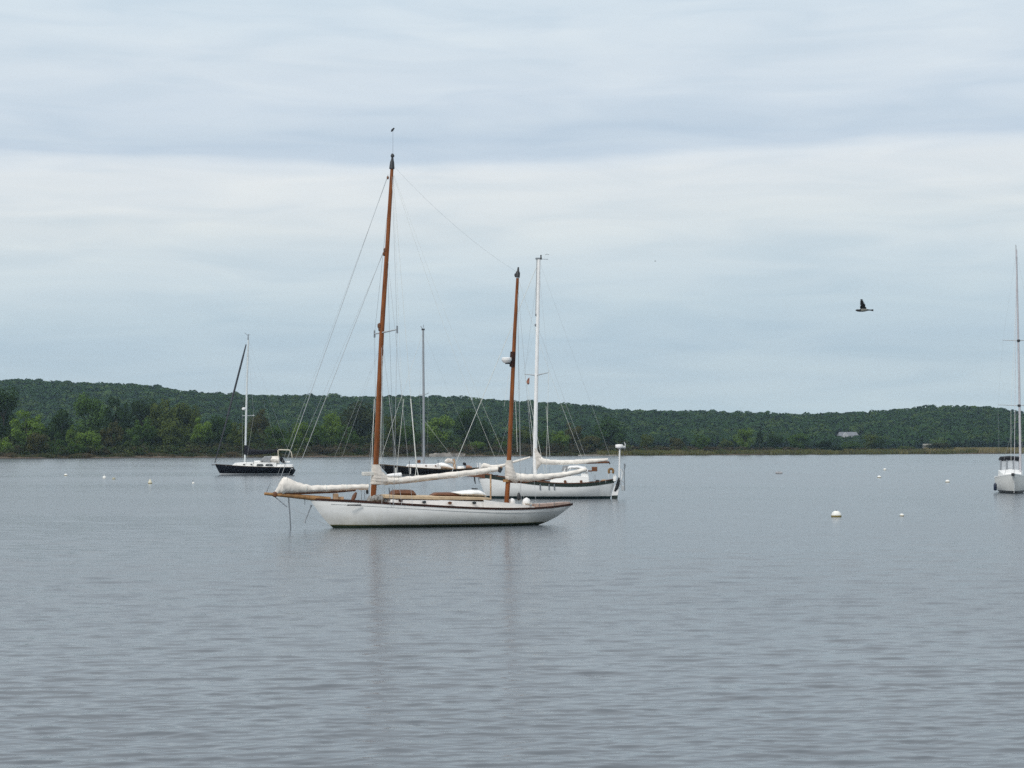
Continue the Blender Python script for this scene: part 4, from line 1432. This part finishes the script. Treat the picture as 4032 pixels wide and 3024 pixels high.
# ---- navy hulled sloop on the left
def navy_sloop():
    fr = Frame(1005, 1870, 4)
    r = empty('navy_sloop', (fr.o[0], fr.o[1], 0), fr.a)
    tag(r, 'navy black sloop with white cabin and dark boom cover, moored at left', 'sailboat')
    sheer = [(847, 1828), (900, 1832), (980, 1836), (1060, 1839), (1120, 1840), (1157, 1840)]
    L = hull_lines(fr, sheer, [(847, 1830), (855, 1846), (866, 1866), (868, 1871)], [(1148, 1872), (1158, 1862), (1164, 1853), (1157, 1841)], 2, -.5)
    s, zs, zb = L
    zb[-1] = np.interp(0, [0, 1], [zb[-1], zb[-1]])
    hb = half_beam(s, 1.85, .58, 1.1, 1.8, 2.0)
    hm = hull_mat('navy_topsides', (.008, .009, .014, 1), [(.05, (.03, .03, .035, 1)), (.22, (.62, .64, .66, 1))], None, .25)
    # a reversed, rounded transom
    make_hull(r, L, hb, hm)
    q = [fr.p(1156, 1841), fr.p(1164, 1852), fr.p(1158, 1864), fr.p(1150, 1871)]
    b = MB()
    b.rings([[(v.x - .35, -w, v.z), (v.x - .05, -w * .8, v.z), (v.x, 0, v.z), (v.x - .05, w * .8, v.z), (v.x - .35, w, v.z)] for v, w in zip(q, (1.12, 1.12, .95, .6))], True, False)
    b.build('transom', BLACKC, r)
    rail(r, L, hb, 'toe_rail', mat('brown_toe_rail', (.05, .03, .018, 1), .5), -.02, .05, .05, .02)
    cabin(r, fr, 908, 1000, 1823, 1820, 1838, 1.0, WHITEB, 'forward_cabin', 20, 2)
    cabin(r, fr, 996, 1092, 1820, 1821, 1842, 1.1, WHITEB, 'cabin', 5, 4)
    cabin(r, fr, 1090, 1156, 1829, 1829, 1842, 1.3, WHITEB, 'cockpit_coaming', 4, 2)
    for x0, x1 in ((1012, 1040), (1046, 1077)):
        MB().slab([(fr.p(x0, 1834).x, fr.p(x0, 1834).z), (fr.p(x0 + 3, 1827).x, fr.p(x0, 1827).z), (fr.p(x1 - 4, 1827).x, fr.p(x0, 1827).z), (fr.p(x1, 1834).x, fr.p(x0, 1834).z)], -1.13, -1.0).build('window', GLASSD, r, False)
    for px in (961, 990):
        box_px(fr, px - 4, 1827, px + 4, 1831, -1.0, .1).build('porthole', GLASSD, r, False, .03)
    band(fr, [(1000, 1814, 1000, 1823, .5), (1020, 1813, 1020, 1823, .6), (1040, 1818, 1040, 1823, .5)], 12, 0, 2).build('hatch', WHITEB, r)
    P = lambda x, y: (fr.p(x, y).x, fr.p(x, y).z)
    MB().slab([P(1026, 1815), P(1042, 1797), P(1070, 1795), P(1066, 1820), P(1040, 1818)], -.95, .95).build('dodger_window', GLASSG, r, False, .05)
    band(fr, [(1064, 1797, 1064, 1823, .9), (1072, 1796, 1072, 1824, 1.0), (1098, 1795, 1098, 1826, 1.0), (1100, 1797, 1100, 1826, .9)], 14, .02, 3).build('dodger', CANVAS, r)
    band(fr, [(1102, 1800, 1103, 1815, .2), (1108, 1799, 1110, 1822, .35), (1116, 1806, 1118, 1825, .35), (1122, 1816, 1124, 1826, .2)], 12, .08, 4).build('wheel_cover', BLACKC, r)
    box_px(fr, 1124, 1816, 1142, 1822, 0, .8).build('helm_seat', WHITE, r, False, .05)
    for t_ in (-1.0, 1.0):
        spar(fr, [(1096, 1800, .06, t_), (1095, 1773, .08, t_), (1100, 1771, .09, t_), (1138, 1772, .09, t_), (1147, 1781, .08, t_), (1151, 1803, .06, t_)], 8).build('bimini_frame', CREAM, r)
    MB().add([fr.p(1096, 1772, -1), fr.p(1096, 1772, 1), fr.p(1138, 1772, 1), fr.p(1138, 1772, -1), fr.p(1096, 1769.5, -1), fr.p(1096, 1769.5, 1), fr.p(1138, 1769.5, 1), fr.p(1138, 1769.5, -1)],
             [(0, 1, 2, 3), (7, 6, 5, 4), (0, 3, 7, 4), (1, 5, 6, 2), (0, 4, 5, 1), (2, 6, 7, 3)]).build('bimini_top', CREAM, r, False)
    spar(fr, [(964, 1822, .14), (967, 1748, .14), (971, 1560, .13), (978, 1338, .1)], 12).build('mast', mat('pale_mast', (.62, .66, .66, 1), .4), r)
    spar(fr, [(977, 1338, .1), (977, 1322, .06), (978, 1316, .06)]).build('masthead_light', GREYM, r)
    line(fr, (964, 1311), (977, 1322), .03).build('wind_arm', GREYM, r)
    line(fr, (977, 1320), (986, 1318), .03).build('wind_vane', GREYM, r)
    q = fr.p(960, 1610); MB().lathe([(.1, -.18), (.22, -.15), (.27, -.05), (.27, .08), (.15, .18), (.02, .2)], q, 16).build('radar_dome', WHITE, r)
    box_px(fr, 960, 1613, 971, 1616, 0, .2).build('radar_bracket', GREYM, r, False)
    m0 = fr.p(970, 1637)
    MB().tube([m0, fr.p(999, 1636, -1.6)], .045, 6).build('spreader', LGREY, r)
    MB().tube([m0, fr.p(954, 1637, 1.6)], .045, 6).build('spreader', LGREY, r)
    q = fr.p(999, 1636, -1.6); MB().lathe([(.02, -.12), (.1, -.05), (.1, .05), (.02, .12)], q, 8).build('deck_light', LGREY, r)
    band(fr, [(962, 1753, 974, 1753, .15), (961, 1772, 984, 1765, .28), (961, 1790, 990, 1790, .3)], 12, .05, 5).build('cover_collar', BLACKC, r)
    band(fr, [(966, 1765, 966, 1792, .25), (985, 1768, 985, 1791, .3), (1010, 1771, 1010, 1791, .28), (1060, 1771, 1060, 1787, .24), (1095, 1768, 1095, 1779, .18)], 12, .05, 6).build('mainsail_cover', BLACKC, r)
    spar(fr, [(846, 1823, .07), (883, 1690, .10), (920, 1548, .14), (955, 1412, .13), (969, 1356, .08)], 8).build('furled_jib', mat('dark_furled_sail', (.045, .05, .06, 1), .8, .2, 2), r)
    b = MB(); b.tube([fr.p(848, 1828, -.6), fr.p(853, 1813, -.5), fr.p(838, 1818, 0), fr.p(853, 1813, .5), fr.p(848, 1828, .6)], .03, 6); b.build('pulpit', LGREY, r)
    spar(fr, [(833, 1829, .12), (846, 1829, .1)], 8).build('anchor', GREYM, r)
    for px in (890, 930, 1000, 1060, 1120, 1150):
        spar(fr, [(px, 1812, .02, -1.5), (px, 1836, .02, -1.5)], 6).build('stanchion', LGREY, r)
    line(fr, (848, 1815, -.6), (1155, 1822, -1.4), .012).build('lifeline', WIRE, r)
    line(fr, (979, 1342), (1157, 1838), .008).build('backstay', WIRE, r)
    for sg, a in ((-1, (999, 1636, -1.6)), (1, (954, 1637, 1.6))):
        line(fr, (977, 1345), a, .008).build('cap_shroud', WIRE, r)
        line(fr, a, (968 if sg < 0 else 955, 1836, sg * 1.7), .012).build('cap_shroud', WIRE, r)
    line(fr, (982, 1400), (1094, 1770), .006).build('topping_lift', WIRE, r)


navy_sloop()


# ---- black yawl glimpsed behind the main boom
def black_yawl():
    fr = Frame(1690, 1871, 6)
    r = empty('black_yawl', (fr.o[0], fr.o[1], 0), fr.a)
    tag(r, 'black hulled sailing boat with grey mast and white cabin, seen behind the yawl\'s boom', 'sailboat')
    sheer = [(1490, 1828), (1540, 1834), (1599, 1839), (1660, 1843), (1730, 1846), (1790, 1848), (1840, 1847), (1895, 1841)]
    L = hull_lines(fr, sheer, [(1490, 1830), (1510, 1850), (1530, 1872)], [(1845, 1872), (1870, 1860), (1895, 1846)], 3, -.6)
    hb = half_beam(L[0], 1.9, .52, .35, 1.9, 2.3)
    hm = hull_mat('black_topsides', (.008, .008, .010, 1), [(.06, (.05, .02, .015, 1)), (.16, (.3, .3, .28, 1))], None, .25)
    make_hull(r, L, hb, hm, deck_mat=TEAK)
    rail(r, L, hb, 'toe_rail', mat('brown_rail', (.07, .045, .02, 1), .5), -.03, .09, .08, .03)
    cabin(r, fr, 1594, 1735, 1829, 1828, 1845, 1.05, WHITEB, 'cabin', 12, 4)
    for px in (1677, 1715):
        spar(fr, [(px, 1834, .1, -1.0), (px + .4, 1834, .1, -1.08)], 10).build('porthole', BRONZE, r)
    band(fr, [(1720, 1824, 1720, 1842, .7), (1740, 1821, 1740, 1844, .9), (1760, 1825, 1760, 1846, .9), (1785, 1840, 1785, 1848, .7)], 14, .03, 1).build('spray_hood', WHITEB, r)
    band(fr, [(1752, 1812, 1752, 1822, .3), (1762, 1804, 1764, 1824, .5), (1778, 1806, 1780, 1826, .5), (1786, 1816, 1787, 1827, .3)], 12, .08, 2).build('mizzen_cover', CANVASD, r)
    spar(fr, [(1786, 1807, .16), (1790, 1825, .2), (1788, 1852, .22)]).build('mizzen_stump', TEAK, r)
    cabin(r, fr, 1799, 1828, 1836, 1837, 1848, .9, WHITEB, 'doghouse', 2, 2)
    band(fr, [(1822, 1823, 1822, 1829, .15), (1828, 1820, 1828, 1834, .25), (1835, 1824, 1836, 1834, .2)], 10, .1, 3).build('cockpit_cover', BLACKC, r)
    band(fr, [(1834, 1832, 1834, 1844, .25), (1845, 1831, 1846, 1845, .35), (1858, 1837, 1860, 1846, .25)], 10, .1, 4).build('stern_cushion', mat('tan_cushion', (.3, .18, .13, 1), .8), r)
    for px in (1879, 1893):
        spar(fr, [(px, 1822, .06, -.3), (px + 2, 1842, .06, -.3)], 7).build('stern_rail_post', WHITE, r)
    box_px(fr, 1643, 1811, 1656, 1823, 0, .5).build('mast_box', BRONZE, r, False, .04)
    spar(fr, [(1670, 1832, .17), (1669, 1803, .17), (1668, 1560, .16), (1666, 1300, .13)], 12).build('mast', mat('grey_alloy_mast', (.27, .29, .31, 1), .45, .08), r)
    q = fr.p(1666, 1297); MB().box(q, (.45, .2, .25)).build('masthead_fitting', DARK, r, False, .05)
    line(fr, (1656, 1284), (1664, 1295), .04).build('wind_arm', GREYM, r)
    spar(fr, [(1667, 1290, .04), (1667, 1278, .03)]).build('antenna', GREYM, r)
    m0 = fr.p(1669, 1556)
    MB().tube([m0, fr.p(1687, 1547, -1.5)], .05, 6).build('spreader', LGREY, r)
    MB().tube([m0, fr.p(1652, 1553, 1.5)], .05, 6).build('spreader', LGREY, r)
    for px, py in ((1612, 1816), (1725, 1810)):
        spar(fr, [(px, py, .04, -1.2), (px, 1842, .03, -1.2)], 6).build('deck_post', NAVY, r)
    line(fr, (1665, 1310), (1492, 1828), .02).build('forestay', ROPE, r)
    line(fr, (1669, 1310), (1893, 1842), .007).build('backstay', WIRE, r)
    line(fr, (1670, 1655), (1788, 1808), .011).build('topping_lift', ROPE, r)
    for t_, a in ((-1.5, (1687, 1547, -1.5)), (1.5, (1652, 1553, 1.5))):
        line(fr, (1667, 1312), a, .007).build('cap_shroud', WIRE, r)
        line(fr, a, (1680 if t_ < 0 else 1664, 1845, t_ * 1.15), .010).build('cap_shroud', WIRE, r)
    for px in (1558, 1616):
        spar(fr, [(px, 1842, .09, -1.93), (px, 1866, .09, -1.93)], 8).build('fender', OFFW, r)


black_yawl()


# ---- white sloop lying bow-on at the right edge
def right_sloop():
    bow = on_water(3993, 1944)
    D = math.hypot(*bow)
    k = D / F
    rz = math.atan2(bow[0], bow[1])
    r = empty('bow_on_sloop', (bow[0], bow[1], 0), -rz + math.radians(3))
    tag(r, 'white sloop seen from its bow with a dark spray hood, cut by the right edge', 'sailboat')
    # local: x to the right, y away from us along the boat
    n, m = 30, 12
    rings, deck, top = [], [], []
    Lh = 9.6
    for i in range(n):
        x = i / (n - 1)
        y = -0.75 + Lh * x
        zs = 1.66 - .42 * min(1, x * 1.6) + .1 * max(0, x - .6)
        hbv = max(.02, 1.36 * (1 - max(0, (.55 - x) / .55) ** 1.7) - .25 * max(0, (x - .55) / .45) ** 2)
        zb = np.interp(y, [-.75, 0.0, .6, 7.5, Lh - .75], [zs - .05, .0, -.5, -.5, .25])
        kk = 1.5 + 2.6 * math.sin(math.pi * min(1, x * 1.2)) ** .7
        ring = []
        for j in range(m + 1):
            u = 1 - j / m
            ring.append((-hbv * (1 - (1 - u) ** kk), y, zb + (zs - zb) * u))
        for j in range(m - 1, -1, -1):
            u = 1 - j / m
            ring.append((hbv * (1 - (1 - u) ** kk), y, zb + (zs - zb) * u))
        rings.append(ring[::-1])
        deck.append([(-hbv * .98, y, zs - .02), (0, y, zs + .04), (hbv * .98, y, zs - .02)])
        top.append((hbv, y, zs))
    hm = hull_mat('sloop_topsides', (.66, .66, .63, 1), [(.24, (.035, .037, .038, 1)), (.30, (.7, .7, .68, 1))], None, .35)
    MB().rings(rings, True, False).build('hull', hm, r)
    MB().rings(deck, False, False).build('deck', WHITEB, r)
    b = MB()
    for sg in (-1, 1):
        b.rings([[(sg * (w + .02), y, z - .03), (sg * (w + .02), y, z + .06), (sg * max(0, w - .06), y, z + .06), (sg * max(0, w - .06), y, z - .03)] for w, y, z in top])
    b.build('toe_rail', WHITEB, r)
    b = MB()
    b.tube([(0, -.78, 1.6), (0, -.42, .85), (0, -.02, .08)], .03, 6); b.build('stem_band', WHITE, r)
    MB().box((-.12, -.8, 1.62), (.26, .5, .26)).build('anchor_roller', DARK, r, False, .05)
    b = MB(); b.rings([[(-.75, 2.2, 1.2), (-.72, 2.2, 1.62), (0, 2.2, 1.72), (.72, 2.2, 1.62), (.75, 2.2, 1.2)], [(-1.0, 4.6, 1.2), (-.95, 4.6, 1.85), (0, 4.6, 1.95), (.95, 4.6, 1.85), (1.0, 4.6, 1.2)], [(-1.05, 6.2, 1.2), (-1, 6.2, 1.9), (0, 6.2, 2.0), (1, 6.2, 1.9), (1.05, 6.2, 1.2)]]); b.build('cabin', WHITEB, r, True, .03)
    # spray hood: dark top on dark posts with clear windows between
    b = MB()
    b.rings([[(-.95, y, z0), (-.8, y, z1), (0, y, z1 + .06), (.8, y, z1), (.95, y, z0), (.75, y, z0 - .02), (0, y, z0 + .05), (-.75, y, z0 - .02)] for y, z0, z1 in ((6.0, 2.75, 2.98), (6.5, 2.85, 3.1), (7.4, 2.85, 3.08))])
    b.build('spray_hood', BLACKC, r)
    for x in (-.78, -.28, .28, .78):
        MB().tube([(x * 1.05, 5.9, 1.85), (x, 6.05, 2.8)], .06, 8).build('hood_post', GREYM, r)
    MB().add([(-.76, 5.98, 1.95), (.76, 5.98, 1.95), (.72, 6.1, 2.8), (-.72, 6.1, 2.8), (-.76, 6.0, 1.95), (.76, 6.0, 1.95), (.72, 6.12, 2.8), (-.72, 6.12, 2.8)],
             [(0, 1, 2, 3), (7, 6, 5, 4), (0, 4, 5, 1), (3, 2, 6, 7)]).build('hood_window', mat('hazy_vinyl', (.42, .45, .48, 1), .2), r, False)
    MB().tube([(.74, 3.6, 1.6), (.69, 3.62, 10), (.55, 3.65, 21.0)], [.1, .095, .07], 12).build('mast', mat('pinkish_grey_mast', (.46, .45, .47, 1), .45, .08), r)
    MB().tube([(.53, 3.65, 21.0), (.51, 3.65, 21.4)], .04, 6).build('masthead_light', LGREY, r)
    for z, w in ((7.5, 1.75), (13.1, 1.3)):
        for sg in (-1, 1):
            MB().tube([(.67, 3.65, z), (.67 + sg * w, 3.9, z + .08)], [.04, .025], 6).build('spreader', LGREY, r)
        MB().box((.67, 3.6, z), (.26, .26, .2)).build('mast_band', DARK, r, False, .03)
    for sg in (-1, 1):
        MB().tube([(.55, 3.65, 20.8), (.67 + sg * 1.3, 3.9, 13.18), (.67 + sg * 1.75, 3.9, 7.58), (.2 + sg * 1.2, 3.8, 1.4)], .005, 5).build('cap_shroud', WIRE, r)
        MB().tube([(.67, 3.65, 7.4), (.1 + sg * 1.1, 4.2, 1.4)], .007, 5).build('lower_shroud', WIRE, r)
    MB().tube([(.5, 3.5, 17.0), (-.05, 3.0, 7.0), (-.1, 2.6, 1.7)], .012, 5).build('halyard', ROPE, r)
    MB().tube([(.55, 3.6, 20.6), (0, -.7, 1.75)], .02, 8).build('furled_jib', mat('pale_furled_sail', (.5, .5, .52, 1), .7), r)
    b = MB(); b.tube([(-.7, 1.2, 1.6), (-.6, .6, 2.1), (-.02, -.7, 2.2), (.6, .6, 2.1), (.7, 1.2, 1.6)], .014, 6); b.build('pulpit', LGREY, r)
    # fender hanging at the widest point of the hull: its own thing
    M = Matrix.Translation((bow[0], bow[1], 0)) @ Matrix.Rotation(-rz + math.radians(3), 4, 'Z')
    o = M @ Vector((-1.44, 2.3, .0))
    f = empty('fender', o, 0)
    tag(f, 'dark blue fender hanging over the near side of the bow on sloop', 'fender')
    MB().lathe([(.02, .2), (.1, .22), (.14, .28), (.14, .74), (.1, .8), (.03, .84), (.02, .9)], (0, 0, 0), 14).build('fender_body', NAVY, f)
    MB().tube([(0, 0, .88), (.06, 0, 1.36)], .01, 5).build('lanyard', ROPE, f)


right_sloop()


# ------------------------------------------------------------------ buoys
def buoy(px, py, wpx, label, style='ball'):
    X, Y = on_water(px, py)
    k = Y / F
    rad = wpx * k / 2 * (0.88 if px < 800 else 1.0)
    r = empty('mooring_buoy', (X, Y, 0))
    tag(r, label, 'buoy', 'mooring buoys on the water')
    if style == 'ball':
        pr = [(rad * math.sin(a), rad * .25 - rad * math.cos(a) * .95) for a in np.linspace(.75, math.pi - .02, 14)]
        MB().lathe(pr, (0, 0, 0), 20).build('float', BUOYW, r)
        MB().lathe([(rad * .9, -.35 * rad), (rad * 1.0, -.05 * rad), (rad * 1.03, .14 * rad), (rad * 1.015, .3 * rad)], (0, 0, 0), 20).build('weed_band', BUOYY, r)
        MB().tube([(0, 0, rad * 1.15), (0, 0, rad * 1.35)], rad * .08, 8).build('ring', DARK, r)
    elif style == 'drum':
        MB().tube([(-rad, 0, .12), (-rad * .9, 0, .12), (rad * .9, 0, .12), (rad, 0, .12)], [.12, .2, .2, .12], 14).build('float', BUOYG, r)
        MB().tube([(-rad * .2, 0, .3), (-rad * .2, 0, .36), (rad * .2, 0, .36), (rad * .2, 0, .3)], .02, 6).build('handle', GREYM, r)
    elif style == 'cone':
        MB().lathe([(rad, -.1), (rad, .1), (rad * .85, .2), (rad * .15, rad * 2.2), (rad * .05, rad * 2.3)], (0, 0, 0), 16).build('float', mat('cream_buoy', (.66, .62, .48, 1), .5), r)
        MB().lathe([(rad * .95, -.12), (rad * 1.04, -.02), (rad * 1.04, .08)], (0, 0, 0), 16).build('weed_band', BUOYY, r)
    elif style == 'flat':
        MB().lathe([(rad * .8, -.1), (rad, 0), (rad, .1), (rad * .7, .22), (.02, .25)], (0, 0, 0), 16).build('float', mat('yellowish_buoy', (.38, .36, .26, 1), .6), r)
    else:              # ball with a pick-up stick
        pr = [(rad * math.sin(a), rad * .3 - rad * math.cos(a)) for a in np.linspace(.8, math.pi - .02, 12)]
        MB().lathe(pr, (0, 0, 0), 16).build('float', BUOYW, r)
        MB().tube([(0, 0, rad), (-.05, 0, rad + 9 * k)], .035, 6).build('pick_up_stick', GREYM if px > 700 else BUOYW, r)


buoy(3293, 2035, 40, 'large white ball buoy with a brown weed band, nearest of the buoys')
buoy(3551, 2032, 17, 'small plain white buoy to the right of the large one')
buoy(3731, 1899, 17, 'white buoy with a yellowish foot close left of the bow on sloop')
buoy(3462, 1881, 15, 'dull pale buoy with a dark foot, lower one of the close pair on the right')
buoy(3484, 1851, 12, 'tiny white buoy, upper one of the close pair on the right')
buoy(3067, 1866, 27, 'grey drum shaped buoy lying alone right of the cutter', 'drum')
buoy(259, 1873, 15, 'leftmost white buoy, alone beneath the shore wood')
buoy(411, 1884, 17, 'pinkish white buoy with a short stick left of the faint yellow buoy', 'stick')
buoy(448, 1888, 15, 'faint yellowish buoy low in the water', 'flat')
buoy(591, 1904, 18, 'cream cone shaped buoy left of the navy sloop', 'cone')
buoy(761, 1904, 12, 'small bright white buoy with a thin stick left of the navy sloop', 'stick')


# ------------------------------------------------------------------ birds
def bird(px, py, D, label, scale=1.0):
    c = at(px, py, D)
    m = bpy.data.materials.new('plumage')
    m.use_nodes = True
    nt = m.node_tree
    b = nt.nodes['Principled BSDF']
    b.inputs['Roughness'].default_value = .8
    tc = N(nt, 'ShaderNodeTexCoord')
    sep = N(nt, 'ShaderNodeSeparateXYZ')
    nt.links.new(tc.outputs['Object'], sep.inputs[0])
    n = N(nt, 'ShaderNodeTexNoise')
    n.inputs['Scale'].default_value = 18
    nt.links.new(tc.outputs['Object'], n.inputs['Vector'])
    wing = math_node(nt, 'GREATER_THAN', math_node(nt, 'ADD', sep.outputs[2], math_node(nt, 'MULTIPLY', n.outputs[0], .02)), .062)
    head = math_node(nt, 'LESS_THAN', math_node(nt, 'ADD', sep.outputs[0], math_node(nt, 'MULTIPLY', n.outputs[0], .03)), -.06)
    tail = math_node(nt, 'GREATER_THAN', sep.outputs[0], .12)
    dark = math_node(nt, 'MAXIMUM', math_node(nt, 'MAXIMUM', wing, head), tail)
    mx = N(nt, 'ShaderNodeMixRGB')
    nt.links.new(dark, mx.inputs[0])
    mx.inputs[1].default_value = (.17, .17, .15, 1)
    mx.inputs[2].default_value = (.012, .013, .014, 1)
    nt.links.new(mx.outputs[0], b.inputs['Base Color'])
    B = MB()
    # body with head to the left and fanned tail to the right
    pr = [(-.245, .004, .012), (-.225, .006, .03), (-.19, .002, .042), (-.14, -.005, .042), (-.08, 0, .055), (0, .012, .066), (.07, .012, .056), (.13, .012, .034), (.19, .006, .022)]
    B.rings([[(x, ry * math.cos(a), z + ry * math.sin(a) * .9) for a in np.linspace(0, 2 * math.pi, 12, endpoint=False)] for x, z, ry in pr])
    B.rings([[(.15, -w0, .012 + h), (.15, w0, .012 + h), (.15, w0, .012 - h), (.15, -w0, .012 - h)] if i == 0 else [(x, -w, z + h), (x, w, z + h), (x, w, z - h), (x, -w, z - h)] for i, (x, z, w, h, w0) in enumerate(((.15, .01, .025, .016, .025), (.24, .004, .045, .016, 0), (.325, .0, .085, .026, 0)))])
    # bill
    B.tube([(-.235, 0, .002), (-.262, 0, -.006)], [.014, .003], 6)
    for sg in (-1, 1):
        rings = []
        for f, x0, x1, sp, z in ((0, -.09, .10, .02, .03), (.25, -.115, .11, .09, .10), (.5, -.12, .085, .16, .18), (.75, -.125, .045, .21, .26), (.93, -.12, .015, .23, .32), (1.0, -.10, -.005, .235, .345)):
            th = .016 * (1 - f) + .006
            rings.append([(x0, sg * sp, z), ((x0 + x1) / 2, sg * (sp + th), z + th * .3), (x1, sg * sp, z - .01), ((x0 + x1) / 2, sg * (sp - th), z - th * .3)])
        B.rings(rings)
    r = B.build('bird', m)
    r.location = c
    r.scale = (scale,) * 3
    r.rotation_euler = (math.radians(-3), 0, -math.atan2(c.x, c.y))
    rm = r.modifiers.new('weld', 'REMESH')
    rm.mode = 'VOXEL'
    rm.voxel_size = .011
    rm.use_smooth_shade = True
    tag(r, label, 'bird')
    return r


bird(3399, 1222, 67, 'dark bird with raised wings and pale belly flying above the right shore', 1.08)
bird(2580, 1029, 600, 'tiny dark speck of a far bird high above the water, right of centre', 1.0)


# ------------------------------------------------------------------ haze
def haze():
    m = bpy.data.materials.new('haze_air')
    m.use_nodes = True
    nt = m.node_tree
    nt.nodes.clear()
    out = N(nt, 'ShaderNodeOutputMaterial')
    v = N(nt, 'ShaderNodeVolumePrincipled')
    v.inputs['Color'].default_value = (.55, .78, .95, 1)
    v.inputs['Density'].default_value = 0.000072
    v.inputs['Anisotropy'].default_value = 0.2
    nt.links.new(v.outputs[0], out.inputs['Volume'])
    b = MB()
    x0, x1, y0, y1, z0, z1 = -4500, 4500, -60, 2450, -3.5, 92
    b.box(((x0 + x1) / 2, (y0 + y1) / 2, (z0 + z1) / 2), (x1 - x0, y1 - y0, z1 - z0))
    o = b.build('haze', m, None, False)
    tag(o, 'thin pale haze in the air over the water', 'haze', None, 'stuff')


haze()
